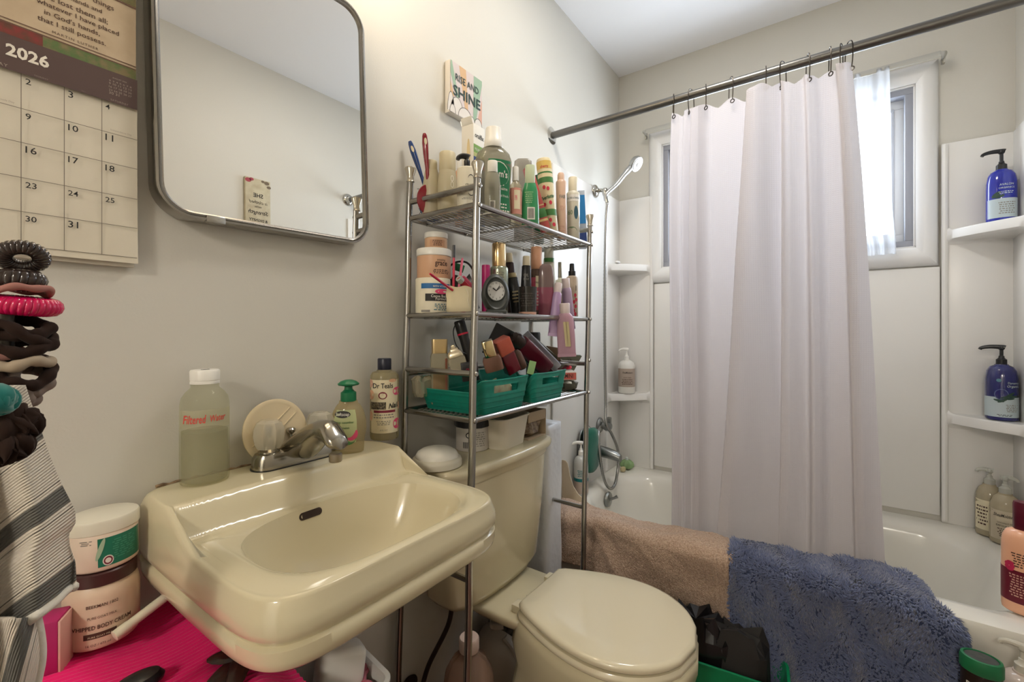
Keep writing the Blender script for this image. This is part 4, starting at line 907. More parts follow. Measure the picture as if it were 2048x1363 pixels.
simple('small_peach_bottle', 'small peach bottle half hidden behind the cup cap bottle', 918, -.075, Z1, 318, 16, M_peach, capz=.85, capr=.6)
b = simple('lotion_pump_bottle', 'white lotion bottle with black pump and curved arrow print', 934, -.196, Z1, 337, 40, mat('cream_white_bottle', (.80, .74, .58), .35), prof=[(.95, 0), (1, .01), (1, .93), (.97, .97), (.8, 1.0), (.4, 1.005)])
b.pump(M_black, 1.0, .0072, .036, .022, 186)
for a0, a1, cz_ in ((.35, 2.9, .68), (3.5, 6.0, .40)):
    P = [(.40+.30*math.cos(a0+(a1-a0)*k/16), cz_+.10*math.sin(a0+(a1-a0)*k/16)) for k in range(17)]; b_ = b
    V = []
    for k, (x, z) in enumerate(P): V += [b.wrap((x)*b.R, (z-.010)*b.H, .0008), b.wrap((x)*b.R, (z+.010)*b.H, .0008)]
    obj('arrow_print', (V, [(2*k, 2*k+2, 2*k+3, 2*k+1) for k in range(16)]), M_ink, b.t, flat=True)
b.text('CRAFT', .25, .52, .8, M_ink, .01, 1.1); b.fine(.15, .20, .26, .7, 2, M_grey2)
b = simple('small_lotion_bottle', 'small clear oval lotion bottle with white cap, just behind the corner post', 985, -.215, Z1, 322, 33, glassy('pale_grey_clear', (.74, .72, .62), .4, .15, (.46, .44, .36)), prof=[(.80, 0), (.9, .01), (1.0, .35), (.98, .55), (.85, .72), (.62, .80), (.55, .815)], sy=.6, capz=.79, capr=.62); b.lab(-.35, .35, .12, .26, M_labw); 
for k in range(5): b.lab(-.26+.1*k, -.21+.1*k, .14, .24, M_ink, 'bar_code', .0008, 2, 2)
b.fine(0, .35, .6, .5, 6, M_grey2)
b = simple('mouthwash_bottle', 'big clear mouthwash bottle with green label and tall white cap', 987, -.165, Z1, 257, 74, glassy('smoky_clear', (.72, .70, .60), .5, .05, (.33, .31, .24)), prof=[(.90, 0), (.95, .01), (.97, .10), (.90, .30), (.93, .42), (1, .60), (.99, .66), (.88, .73), (.60, .785), (.46, .80), (.45, .82)], sy=.62, turn=8)
b.cap([(.50, .79), (.52, .80), (.50, .87), (.46, .88), (.43, .985), (.40, 1), (0, 1)], M_whitep, sy=.9); b.lab(-.35, .90, .06, .64, mat('toms_green', (.005, .16, .06), .45)); b.text("Tom's", .22, .46, .95, M_labw, .02, 1.3, 0, .0012); b.blob(.18, .49, .6, .13, M_labw, 'emblem_ring', .0006); b.blob(.18, .49, .56, .12, mat('toms_green', (0, 0, 0)), 'emblem', .0008)
b.text('of maine', .35, .33, .7, M_labw, .006, 1.2, 0, .0012); b.text('wicked fresh', .35, .26, .8, M_labw, .0, 1.2, 0, .0012); b.fine(.3, .10, .20, .5, 3, M_labw)
# tall carton
p = at(947, 300, y=-.106); k = depth(p); hb = CAM[2]+(661-244)/FPX*k-Z1
cx = thing('toothbrush_carton', 'tall upright white carton with blue and green stripes at the shelf back', 'box', (p.x, -.084, Z1), (0, 0, math.radians(2)), G1)
cw, cdp = .052, .042
obj('carton', join(box(cw, cdp, hb, .001, (cw/2, 0, 0)), xf(box(.001, cdp*.9, .022, .0003), (.001, 0, hb-.004), (0, -.35, 0)), xf(box(cw, .001, .018, .0003), (cw/2, cdp/2, hb-.002), (-.3, 0, 0))), mat('carton_white', (.76, .73, .66), .5), cx)
fy = -cdp/2-.0004
for z0_, z1_, m_ in ((.72, .80, mat('carton_leaf', (.20, .36, .08), .5)), (.68, .72, mat('carton_lime', (.50, .52, .20), .5)), (.62, .68, mat('carton_navy', (.03, .06, .22), .5)), (.585, .62, M_pinkp), (.02, .585, mat('carton_blue', (.02, .12, .30), .5))):
    obj('print_stripe', flat([rectp(.001, cw-.001, z0_*hb, z1_*hb)], fy), m_, cx, flat=True)
def ct_(s_, z, wd_, m_, b_=.01): q = fit_text(s_, (.006, 0, z*hb), (.006+wd_, 0, z*hb), b_, 1.2); obj('lettering', (([(v[0], fy-.0003, v[2]) for v in q[0]]), q[1]), m_, cx, flat=True)
ct_('oralfix', .87, .040, M_ink, .012); ct_('POLISHING', .745, .038, M_labw, .006); ct_('brush heads', .40, .034, M_labw, .0)
obj('printed_brush', ([(-.0006, y_, z_) for y_, z_ in disc(-.004, hb*.70, .006, hb*.16, 16)], [tuple(range(15, -1, -1))]), mat('carton_cream', (.72, .58, .32), .5), cx, flat=True)
b = simple('clear_pink_bottle', 'small clear bottle with a pink and cream label next to the mouthwash', 1031, -.200, Z1, 334, 26, M_clear, prof=[(.92, 0), (1, .02), (1, .60), (.9, .68), (.5, .74), (.4, .76), (.4, .8)], capz=.76, capr=.5); b.lab(-.95, .95, .18, .62, mat('label_salmon', (.62, .28, .22), .5)); b.lab(-.2, .7, .26, .58, M_lab, 'label_panel', .0008); b.text('CLEAR', .25, .45, .8, M_pinkp, .01, 2, 0, .0012, 0, True)
b = simple('green_spray_bottle', 'bright green bottle with a tapered white cap near the shelf front', 1060, -.226, Z1, 331, 36, mat('grass_green_bottle', (.03, .25, .09), .3, coat=.3), prof=[(.95, 0), (1, .02), (.98, .30), (.86, .58), (.64, .70), (.55, .72)], sy=.65, capz=.70, capr=.56, capm=mat('pale_green_cap', (.55, .62, .42), .4)); b.lab(-.3, .55, .10, .30, M_labw)
for k in range(7): b.lab(-.22+.1*k, -.17+.1*k, .12, .28, M_ink, 'bar_code', .0008, 2, 2)
b.fine(-.1, .36, .56, .5, 6, mat('print_lime', (.35, .55, .30), .6))
simple('grey_flask', 'flat grey translucent flask behind the green bottle', 1046, -.100, Z1, 318, 36, glassy('grey_clear', (.70, .68, .62), .4, .2, (.36, .34, .30)), prof=[(.9, 0), (1, .03), (1, .9), (.95, .97), (.6, 1), (0, 1)], n=4, sy=.4)
b = simple('green_cap_tube', 'dark green tube glimpsed behind the red carton', 1078, -.120, Z1, 352, 20, mat('deep_green_tube', (.02, .12, .05), .4), prof=CYL)
p, R, Hh = stand(1092, -.228, Z1, 334, 20)
rb = thing('red_slim_carton', 'slim coral red carton with a green band, leaning on the aerosol', 'box', p, (0, math.radians(-17), face(p, 18)), G1)
Hh *= 1.0
obj('carton', box(.026, .020, Hh, .001), mat('coral_card', (.55, .10, .09), .4), rb)
for z0_, z1_, m_ in ((.22, .36, mat('label_green', (0, 0, 0))), (.16, .20, M_gold), (.40, .42, M_gold)): obj('print_band', box(.0266, .0206, (z1_-z0_)*Hh, .0005, (0, 0, z0_*Hh)), m_, rb)
b = simple('dry_shampoo_can', 'cream aerosol can with cherries and green script, leaning slightly', 1103, -.205, Z1, 318, 30, mat('cream_can', (.72, .62, .38), .35), prof=[(.93, 0), (1, .01), (1, .80), (.99, .81), (.99, .97), (.9, 1), (0, 1)], lean=-6)
b.band(.68, .75, mat('label_green', (0, 0, 0)), 'label_band'); b.band(.80, .82, mat('label_green', (0, 0, 0)), 'label_band'); b.band(.86, .96, mat('can_yellow', (.70, .48, .12), .4), 'cap_band'); b.text('Everlaste', 0, .47, 1.7, mat('print_forest', (.02, .12, .04), .6), .025, 1.5, .2, .001, .22); b.text('cherry', .0, .87, 1.1, M_red, .02, 1.2); b.band(.26, .34, mat('label_green', (0, 0, 0)), 'label_band')
for cx_, cz_ in ((-.3, .62), (.2, .60), (.35, .42), (-.45, .40), (.1, .2), (.5, .14), (-.4, .12), (.45, .05)): b.blob(cx_, cz_, .20, .026, M_red, 'printed_cherry', .0009)
b = simple('peach_aerosol_can', 'slim peach aerosol can between the cream can and the white bottle', 1124, -.215, Z1, 346, 21, mat('peach_can', (.68, .46, .34), .35), prof=[(.93, 0), (1, .01), (1, .84), (.95, .87), (.70, .89), (.66, .97), (.5, 1), (0, 1)], lean=-1); b.text('FAB', .2, .60, 1.1, M_grey2, .03, 1.4); b.text('57', .2, .42, .9, M_rose, .03, 1.4); b.fine(.1, .10, .2, .6, 3, M_rose)
b = simple('sunscreen_bottle', 'white and pale green bottle with printed sketch, third from the far shelf end', 1146, -.210, Z1, 355, 27, mat('pale_bottle', (.62, .58, .46), .4), prof=[(.93, 0), (1, .01), (1, .72), (.96, .76), (.66, .79), (.62, .80)], capz=.79, capr=.70, capm=mat('cream_cap2', (.72, .66, .50), .4)); b.band(.62, .72, M_labw, 'label_band'); b.text('GLOSS & SHINE', .0, .655, 1.8, mat('print_slate', (.03, .09, .12), .6), .01, 1.4); b.text('60', -.4, .42, .7, mat('print_sage', (.20, .28, .16), .6), .02, 1.3); b.blob(.45, .45, .30, .10, mat('print_slate', (0, 0, 0)), 'printed_sketch'); b.blob(-.2, .18, .8, .06, mat('print_sage', (0, 0, 0)), 'printed_hill', a0=0, a1=PI)
p, R, Hh = stand(1166, -.20, Z1, 383, 14)
bb_ = thing('blue_carton', 'narrow blue and white carton at the far end of the top shelf', 'box', p, (0, math.radians(-3), face(p, 10)), G1); obj('carton', box(.026, .03, Hh, .001), mat('carton_silver', (.40, .44, .50), .35), bb_); obj('print_panel', flat([rectp(-.012, .012, .42*Hh, .92*Hh)], -.0154), mat('carton_cyan', (.02, .20, .48), .45), bb_, flat=True); obj('print_panel', flat([rectp(-.012, .012, .05*Hh, .30*Hh)], -.0154), mat('carton_navy', (0, 0, 0)), bb_, flat=True)
# ------------------------------------------------------------------ rack, middle shelf
Z2 = SHELF['middle']+.0022
JAR = [(.93, 0), (.98, .02), (1, .06), (1, .80), (.96, .84)]
M_cocoa = mat('cocoa_jar_white', (.78, .72, .56), .4)
p, R, Hh = stand(866, -.082, Z2, 558, 70)
j1 = Pack('cocoa_butter_jar', 'large white cocoa butter jar at the bottom of the three jar stack', 'jar', p, R, Hh, [(.94, 0), (.99, .02), (1, .05), (1, .97), (.97, 1.0), (0, 1)], M_cocoa, group=G2, turn=8)
j1.lab(-.75, .97, .70, .84, mat('label_sky_blue', (.02, .14, .36), .5)); j1.text('WITH VITAMIN E', .35, .735, 1.0, M_labw, .015, 1.1, 0, .0012); j1.blob(.35, .62, .38, .07, M_pinkp, 'logo_swoosh'); j1.lab(-.55, .97, .36, .56, M_ink, 'label_plate'); j1.text('Cocoa Butter', .3, .46, 1.1, M_labw, .012, 1.1, 0, .0012); j1.text('Formula', .35, .385, .7, M_labw, .012, 1, 0, .0012); j1.fine(.4, .10, .30, .5, 4, mat('print_teal', (.03, .16, .22), .6)); j1.lab(-.75, -.30, .06, .12, M_grey2, 'fine_mark')
p2, R2, H2 = stand(868, -.080, Z2+Hh+.001, 500, 70)
j2 = Pack('peach_cream_jar', 'peach cream jar with a white lid in the middle of the jar stack', 'jar', p2, R2*.97, H2, [(.97, 0), (1, .03), (1, .74), (.97, .76)], mat('grace_peach', (.70, .42, .26), .4), group=G2, turn=10)
j2.cap([(1, .75), (1.03, .77), (1.03, .97), (1, 1), (0, 1)], M_whitep, 'lid'); j2.band(.84, .87, M_gold, 'lid_band') if False else None; j2.text('amazing', .25, .56, .5, M_brownink, .0, 1.1); j2.text('grace', .25, .40, .75, M_brownink, .015, 1.3); j2.fine(.25, .12, .28, .6, 3, M_brownink)
p3, R3, H3 = stand(872, -.080, Z2+Hh+H2+.002, 467, 45)
j3 = Pack('small_peach_jar', 'small peach jar with a white lid on top of the jar stack', 'jar', p3, R3, H3, [(.97, 0), (1, .03), (1, .66), (.97, .68)], mat('small_jar_peach', (.66, .42, .26), .4), group=G2, turn=5); j3.cap([(1, .67), (1.04, .69), (1.04, .96), (1, 1), (0, 1)], M_whitep, 'lid'); j3.lab(-.6, .7, .12, .52, mat('label_tan', (.52, .28, .16), .5)); j3.fine(.05, .15, .5, .5, 4, M_brownink)
# pouch with pens
p = at(920, 610, y=-.168); ph = thing('cream_pouch', 'gathered cream cloth pouch holding pens and brushes', 'pouch', (p.x, -.168, Z2), (0, 0, face(p, 8)), G2)
wpx_ = width(920, 54, p)/2
V, F = lathe([(.0, 0), (.85, .0), (1, .08), (1.03, .3), (.97, .5), (1.03, .7), (.98, .88), (1.06, 1.0), (1.02, 1.0), (.9, .85), (.9, .3), (0, .1)], 48, wpx_, wpx_*.55)
V = [(v[0]*(1+.03*math.sin(9*math.atan2(v[1], v[0])+8*v[2])), v[1], v[2]*.066+.002*math.sin(v[0]*160)) for v in V]; V = [(a, b_, max(0, c)) for a, b_, c in V]
obj('pouch_cloth', (V, F), mat('pouch_cotton', (.76, .66, .44), .8, bump=(120, .2)), ph, sharp=60); obj('drawstring', tube(smooth_path([(.012, -.022, .060), (.016, -.026, .045), (.015, -.026, .03), (.019, -.025, .018)], 6), .0012, 6), mat('pouch_string', (.70, .62, .45), .8), ph)
def stick(name, label, cat, a, b, r, m, tip=None, grp='pens in the cream pouch', flat_=1):
    t = thing(name, label, cat, a, (0, 0, 0), grp); d = Vector(b)-Vector(a)
    obj('shaft', tube([d*0, d*.05, d*.9, d], [r*.9, r, r, r*.7], 10, flat=flat_), m, t)
    if tip: obj('tip', tube([d*.72, d*1.0], [r*1.15, r*1.1], 10), tip, t)
    return t
M_redp = mat('crimson_plastic', (.55, .012, .05), .3)
q = lambda px, py, y=-.168: at(px, py, y=y)
stick('crimson_pen', 'crimson pen sticking out low to the side of the pouch', 'pen', q(905, 580), q(860, 547, -.178), .0030, M_redp)
stick('eye_pencil', 'upright pencil, black above and crimson below, in the pouch', 'pencil', q(907, 580, -.158), q(908, 490, -.158), .0030, M_redp, M_black)
stick('pink_brush', 'pink handled brush leaning out of the pouch', 'brush', q(917, 580, -.163), q(925, 516, -.163), .0032, mat('rose_plastic', (.65, .12, .20), .35))
stick('red_comb', 'broad red and grey comb leaning in the pouch', 'comb', q(938, 578, -.175), q(917, 556, -.175), .0075, M_red, mat('comb_grey', (.36, .38, .34), .5), flat_=.4)
stick('wide_red_tube', 'flat red tube slanting against the pouch rim', 'tube', q(948, 578, -.165), q(925, 553, -.165), .006, mat('rose_plastic', (0, 0, 0)), flat_=.5)
# dark bag behind
p = at(928, 560, y=-.10); db = thing('black_toiletry_bag', 'black soft bag with a wire loop handle behind the pouch', 'bag', (p.x+.02, -.072, Z2), (0, 0, face(p)), G2)
obj('bag_body', crinkle(.085, .06, .105, 8), M_black, db, sharp=50); obj('loop_handle', tube(smooth_path([(-.032, -.02, .09), (-.036, -.02, .125), (-.015, -.02, .145), (.015, -.02, .145), (.034, -.02, .12), (.036, -.02, .09)], 6), .0028, 8), M_black, db); obj('green_tag', xf(box(.03, .001, .02, .0003), (-.01, -.03, .12), (.2, .3, 0)), M_green, db)
b = simple('magenta_tube', 'deep magenta tube just behind the corner post on the middle shelf', 972, -.17, Z2, 530, 17, mat('magenta_tube', (.38, .01, .12), .35), prof=CYL, group=G2, capz=.9, capr=.8, capm=M_black)
b = simple('body_mist_bottle', 'silvery green mist bottle with a rose gold cap behind the alarm clock', 998, -.175, Z2, 487, 37, mat('silver_green', (.34, .37, .28), .22, .75), prof=[(.95, 0), (1, .015), (1, .62), (.98, .655), (.9, .67), (.8, .68)], group=G2); b.cap([(.74, .675), (.75, .68), (.75, .985), (.70, 1), (0, 1)], M_gold); b.fine(.15, .45, .60, .4, 5, M_grey2)
p, R, Hh = stand(992, -.238, Z2, 546, 55)
ck = thing('alarm_clock', 'dark grey oval alarm clock at the front of the middle shelf', 'clock', p, (math.radians(-8), 0, face(p, 12)), G2)
M_ckb = mat('clock_grey', (.05, .055, .05), .42); ckr = R*1.02
V, F = lathe([(.0, -.014), (.86, -.014), (.98, -.010), (1, -.003), (1, .004), (.96, .009), (.80, .012), (.74, .010), (.70, .009), (0, .009)], 44)
def ckmap(V): return [(v[0]*ckr*(1-.10*max(0, v[1])), -v[2], Hh/2+v[1]*Hh/2*(1 if v[1] > 0 else .98)) for v in V]
obj('case', (ckmap(V), [tuple(reversed(f)) for f in F]), M_ckb, ck, sharp=50); obj('foot', box(ckr*1.5, .024, Hh*.10, .004, (0, 0, 0)), M_ckb, ck)
fr = .66*ckr; fc = Hh*.56
V, F = lathe([(fr, .0), (fr, .0008), (0, .0010)], 36); dl = obj('dial', ([(v[0], -.0095-v[2], fc+v[1]*1.12) for v in V], [tuple(reversed(f)) for f in F]), mat('dial_silver', (.52, .52, .50), .4), ck)
V, F = tube([(fr*math.cos(k*PI/18), 0, fr*1.12*math.sin(k*PI/18)) for k in range(36)], .0014, 6, True); obj('bezel', ([(v[0], v[1]-.011, v[2]+fc) for v in V], F), M_ckb, ck)
for k in range(12):
    a = k*PI/6; s_ = str((12-k+2) % 12+1) if False else str(((3-k-1) % 12)+1); q_ = text_shape(s_, .0062, .01)
    obj('numeral', ([(v[0]+fr*.78*math.cos(a), -.0108, v[2]+fc-.0022+fr*.87*math.sin(a)) for v in q_[0]], q_[1]), M_ink, dl, flat=True)
for a, l, w_ in ((2.45, .42, .0014), (.95, .62, .001), (.7, .65, .0006)):
    obj('hand', tube([(0, -.0115, fc), (l*fr*1.1*math.cos(a), -.0115, fc+l*fr*1.1*math.sin(a))], w_, 6), M_ink, dl)
M_dk = mat('aubergine_tube', (.028, .012, .016), .3); M_creamcap = mat('cream_cap', (.62, .54, .38), .4)
TUBE = [(.55, 0), (.8, .004), (1, .03), (.97, .5), (.80, .80), (.72, .82)]
def ctube(name, label, px, y, top, wpx, m, capm, capz=.8, lean=0, grp=G2, turn=0, z0=Z2, prof=None, capr=.72):
    p, R, Hh = stand(px, y, z0, top, wpx); b = Pack(name, label, 'tube', p, R, Hh, prof or [(1.05, 0), (1.05, .02), (1.0, .5), (.86, capz-.02), (.7, capz)], m, 2, .6, turn, lean, 0, grp)
    b.cap([(capr, capz-.005), (capr*1.05, capz+.01), (capr, .98), (capr*.9, 1), (0, 1)], capm, sy=.85); return b
ctube('dark_lotion_tube', 'aubergine lotion tube with a cream cap, directly beside the mist bottle', 1026, -.150, 506, 21, M_dk, M_creamcap, .86, -4)
b = ctube('gold_band_tube', 'black tube with a slanting gold band, behind the dark cup', 1036, -.190, 545, 24, M_black, mat('gold_dull', (.34, .28, .16), .4, .5), .90, -8); b.fine(.1, .3, .6, .7, 4, mat('print_gold', (.45, .36, .20), .5))
b = ctube('dark_brown_tube', 'black tube with cream cap and pale lettering, above the dark cup', 1051, -.185, 512, 21, M_black, M_creamcap, .85, 1); b.text('OIL', 0, .66, .9, M_grey2, .02, 1.3); b.text('STAY', 0, .60, 1.1, M_grey2, .01, 1.2)
p, R, Hh = stand(1055, -.234, Z2, 574, 38)
du = Pack('dark_cup', 'small smoky dark cup at the front edge of the middle shelf', 'cup', p, R, Hh, [(.84, 0), (.9, .02), (.92, .12), (1, .95), (1, 1), (.94, 1), (.86, .15), (0, .12)], mat('smoky_cup', (.03, .026, .022), .18), group=G2); du.band(.02, .13, M_rose, 'base_band'); du.fine(0, .3, .8, .8, 6, mat('cup_relief', (.06, .05, .042), .4))
b = simple('rose_bottle', 'brown shouldered bottle with orange cap and pink label', 1073, -.165, Z2, 494, 33, glassy('brown_clear', (.40, .30, .25), .35, .06, (.13, .08, .06)), sh=.66, neck=.55, prof=[(.93, 0), (1, .02), (1, .55), (.92, .62), (.70, .67), (.64, .69)], capz=.68, capr=.68, capm=mat('apricot_cap', (.68, .36, .22), .35), group=G2); b.lab(-.85, .90, .10, .56, mat('label_pink', (.55, .10, .16), .5)); b.lab(-.1, .95, .42, .58, M_lab, 'label_panel', .0008); b.text('ORIGINAL', .3, .47, 1.0, M_ink, .012, 1.4, 0, .0012, -.15); b.fine(0, .15, .38, .6, 5, M_labw)
b = simple('pink_fluid_bottle', 'translucent grey bottle half full of pink fluid by the white tube', 1092, -.200, Z2, 528, 31, glassy('mauve_clear', (.62, .52, .50), .35, .12, (.30, .21, .20)), prof=[(.9, 0), (1, .02), (1, .72), (.95, .86), (.8, .95), (.5, 1), (0, 1.0)], n=3.4, sy=.6, group=G2); b.band(.03, .55, mat('pink_fluid', (.42, .10, .17), .2), 'fluid', -.0012) if False else b.lab(-.95, .95, .04, .56, glassy('pink_fluid', (.6, .3, .36), .3, .1, (.42, .12, .18)), 'pink_fluid')
b = ctube('white_green_tube', 'tall off-white tube with green banded cap behind the bottles', 1098, -.115, 496, 26, mat('offwhite_tube', (.66, .63, .52), .4), mat('pale_cap', (.60, .58, .48), .4), .86); b.cap([(.80, .80), (.80, .855), (0, .86)], mat('label_green', (0, 0, 0)), 'green_band', sy=.85)
b = simple('glass_perfume', 'small clear glass perfume with a clear cap, behind the lilac tubes', 1120, -.130, Z2, 524, 22, M_clear, prof=[(.95, 0), (1, .02), (1, .62), (.8, .68), (.35, .70), (.35, .74)], capz=.73, capr=.38, capm=mat('pewter_cap', (.40, .37, .30), .3, .6), n=4, group=G2); b.lab(-.9, .9, .06, .52, mat('perfume_tan', (.55, .42, .30), .3), 'perfume')
b = simple('floral_spray_bottle', 'beige spray bottle with black sprayer and red blossoms at the far end', 1144, -.200, Z2, 527, 24, mat('beige_spray', (.56, .45, .33), .4), prof=[(.93, 0), (1, .01), (1, .70), (.93, .75), (.6, .775), (.55, .785)], group=G2); b.cap([(.56, .77), (.6, .78), (.6, .86), (.46, .87), (.42, .985), (.36, 1), (0, 1)], M_black, 'sprayer')
for cx_, cz_ in ((.55, .42), (.7, .34), (.35, .30), (.6, .22), (.3, .14), (.55, .08)): b.blob(cx_, cz_, .2, .035, M_red, 'printed_blossom')
b.text('HAIR MIST', .75, .55, .9, M_ink, .01, 1.3, 0, .001, 0, True)
# lilac tubes caught between the bars
def ltube(label, top, bot, y, wt, wb_, m, lab=False, y2=None):
    a, c = at(*top, y=y), at(*bot, y=y2 or y); d = a-c; L_ = d.length
    t = thing('lilac_tube', label, 'tube', c, (0, 0, face(c)), 'lilac tubes at the end of the rack')
    Rz = Matrix.Rotation(-t.rotation_euler.z, 3, 'Z'); d = Rz @ d
    hw = width(top[0], wt, a)/2; hb_ = width(bot[0], wb_, c)/2
    U = d.normalized(); X = Vector((1, 0, 0)); X = (X-U*X.dot(U)).normalized(); Yv = U.cross(X)
    def sec(f, w_, th): return [U*(L_*f)+X*(w_*math.cos(2*PI*k/24))+Yv*(th*math.sin(2*PI*k/24)) for k in range(24)]
    obj('body', loft([sec(0, hb_, .0012), sec(.06, hb_, .0012), sec(.061, hb_*.97, .002), sec(.4, hb_*.97, hw*.6), sec(.74, hb_*.86, hw*.85), sec(.80, hw*1.1, hw*.95), sec(.82, hw*.9, hw*.9)]), m, t, sharp=40)
    obj('cap', loft([sec(.81, hw*.95, hw*.9), sec(.985, hw, hw*.95), sec(1, hw*.9, hw*.85)]), mat('lilac_cap', (.62, .52, .50), .4), t)
    if lab:
        Ny = -Yv if (Yv.y > 0) else Yv
        for k, s_ in enumerate((.0, .42)):
            qd = [U*(L_*f)+X*(x*hb_)+Ny*(hw*.72+.0015) for f, x in ((.2, -.1+s_*.6), (.66, -.25+s_*.6), (.66, .10+s_*.6), (.2, .22+s_*.6))]
            obj('label', ([tuple(v) for v in qd], [(0, 1, 2, 3)]), mat('label_straw', (.55, .46, .26), .5), t, flat=True)
    return t
M_lil = mat('lilac_plastic', (.42, .28, .46), .35); M_lil2 = mat('mauve_plastic', (.50, .30, .38), .35)
ltube('violet tube with pale cap poking down behind the shelf bar', (1117, 566), (1106, 672), -.237, 15, 21, M_lil)
ltube('tall lilac tube behind the mauve one, cap hidden', (1131, 556), (1140, 658), -.232, 16, 22, mat('lilac_pale', (.48, .36, .50), .35))
ltube('mauve tube with straw coloured label hanging in front of the shelf bar', (1129, 606), (1134, 713), -.270, 21, 37, M_lil2, True)
# ------------------------------------------------------------------ rack, lowest shelf
Z3 = SHELF['low']+.0022
M_teal = mat('teal_basket', (.004, .20, .145), .42, var=(70, (.005, .23, .165)))
def basket(label, x0, x1, y0, y1, h, hh):
    """flexible basket: low long sides, raised ends with a cut-out handle at the front"""
    xc, yc = (x0+x1)/2, (y0+y1)/2; t = thing('teal_basket', label, 'basket', (xc, yc, Z3), (0, 0, 0), 'teal baskets on the rack')
    wx, wy = x1-x0, abs(y1-y0); k = 80; NV = 14
    P0 = rrect(-.5, .5, -.5, .5, .10, 8); N = len(P0); tk = .0022
    # resample evenly on the outline
    Q = [Vector((p[0], p[1])) for p in P0]; L = [0]
    for i in range(N): L.append(L[-1]+(Q[(i+1) % N]-Q[i]).length)
    def pt(s):
        s = (s % 1)*L[-1]
        for i in range(N):
            if L[i] <= s <= L[i+1]: return Q[i].lerp(Q[(i+1) % N], (s-L[i])/max(1e-9, L[i+1]-L[i]))
        return Q[0]
    k = 160; pts = [pt(i/k) for i in range(k)]
    def top(p):   # rim height: raised at the two short ends
        e = smooth01((abs(p.y)-.38)/.12); return h+(hh-h)*e+.003*(abs(p.x)*2)**2*e
    V, F = [], []
    def vert(i, v, ins):
        p = pts[i % k]; g = .84+.16*v; z = top(p)*v
        rib = .0012*(1 if (v*6) % 1 < .16 and .1 < v < .95 else 0)
        return (p.x*(wx*g-2*ins+2*rib), p.y*(wy*(.90+.10*v)-2*ins+2*rib), z)
    idx = {}
    vs = [0, .16, .165, .19, .195, .32, .325, .35, .355, .48, .485, .51, .515, .60, .66, .665, .70, .78, .84, .92, 1.0]
    def hole(i, v): p = pts[i % k]; q_ = pts[(i+1) % k]; return p.y < -.49 and abs((p.x+q_.x)/2) < .235 and .60 <= v < .84
    for ins, flip in ((0, False), (tk, True)):
        base = len(V)
        for v in vs:
            for i in range(k): V.append(vert(i, v, ins) if ins == 0 else (lambda a: (a[0], a[1], max(a[2], tk)))(vert(i, v, ins)))
        for j in range(len(vs)-1):
            for i in range(k):
                if hole(i, vs[j]): continue
                f = (base+j*k+i, base+j*k+(i+1) % k, base+(j+1)*k+(i+1) % k, base+(j+1)*k+i)
                F.append(tuple(reversed(f)) if flip else f)
        F.append(tuple(base+i for i in range(k)) if flip else tuple(base+i for i in reversed(range(k))))
    n1 = len(vs)*k; j = len(vs)-1
    for i in range(k): F.append((j*k+i, j*k+(i+1) % k, n1+j*k+(i+1) % k, n1+j*k+i))
    jl = [jj for jj, v in enumerate(vs[:-1]) if .60 <= v < .84]
    for i in range(k):
        for jj, nx in ((jl[0], 0), (jl[-1]+1, 0)):
            if hole(i, vs[jl[0]]): F.append((jj*k+i, jj*k+(i+1) % k, n1+jj*k+(i+1) % k, n1+jj*k+i))
    obj('basket_shell', (V, F), M_teal, t, sharp=30)
    rim = [Vector((vert(i, 1, tk/2)[0], vert(i, 1, tk/2)[1], top(pts[i]))) for i in range(k)]
    obj('rim_bead', tube(rim, .0023, 6, True), M_teal, t)
    return t
basket('teal plastic basket of perfumes, the one behind the corner post', .785, 1.000, -.040, -.250, .052, .078)
basket('teal plastic basket of boxes, second from the corner post', 1.010, 1.205, -.045, -.250, .052, .078)
def IN(px, py, y): return at(px, py, y=y)
def tilted(name, label, cat, bot, top_, y, y2, wpx, prof, m, n=2, sy=1, grp=G3, turn=0):
    """a container whose axis runs from one photo point to another at a given distance from the wall"""
    a, c = at(*bot, y=y), at(*top_, y=y2); d = c-a; Hh = d.length; R = width(bot[0], wpx, a)/2
    b = Pack.__new__(Pack); b.R, b.H, b.n, b.sy = R, Hh, n, sy; b.prof = [(r*R, z*Hh) for r, z in prof]
    b.t = thing(name, label, cat, a, (0, 0, 0), grp)
    rz = face(a, turn); dl_ = Matrix.Rotation(-rz, 3, 'Z') @ d
    ry = math.atan2(dl_.x, dl_.z); rx_ = -math.atan2(dl_.y, math.hypot(dl_.x, dl_.z))
    b.t.rotation_mode = 'XYZ'
    M = Matrix.Rotation(rz, 3, 'Z') @ Matrix.Rotation(ry, 3, 'Y') @ Matrix.Rotation(rx_, 3, 'X'); b.t.rotation_euler = M.to_euler('XYZ')
    b.b = obj('body', lathe(b.prof, 36, 1, sy, n), m, b.t, sharp=40); return b
BOXP = [(.96, 0), (1, .01), (1, .99), (.96, 1)]
p = IN(838, 738, -.055); cr_ = thing('crumpled_wrap', 'crumpled clear wrapper at the basket corner by the back post', 'wrapper', (p.x+.012, -.058, Z3+.030), (0, 0, 0), G3); obj('wrap', crinkle(.05, .04, .055, 21), M_clear, cr_, sharp=20)
b = simple('square_perfume', 'square clear glass perfume with a tall gold cap in the first basket', 879, -.088, Z3+.012, 706, 36, M_clear, prof=[(.95, 0), (1, .02), (1, .93), (.9, 1.0), (.4, 1.0), (0, 1)], n=7, sy=.5, group=G3, turn=10); b.lab(-.8, .8, .1, .7, glassy('perfume_amber', (.75, .55, .35), .45, .1, (.45, .30, .16)), 'perfume_fill'); b.lab(.55, .78, .05, .9, mat('perfume_strip', (.28, .10, .06), .4), 'ribbon', .001)
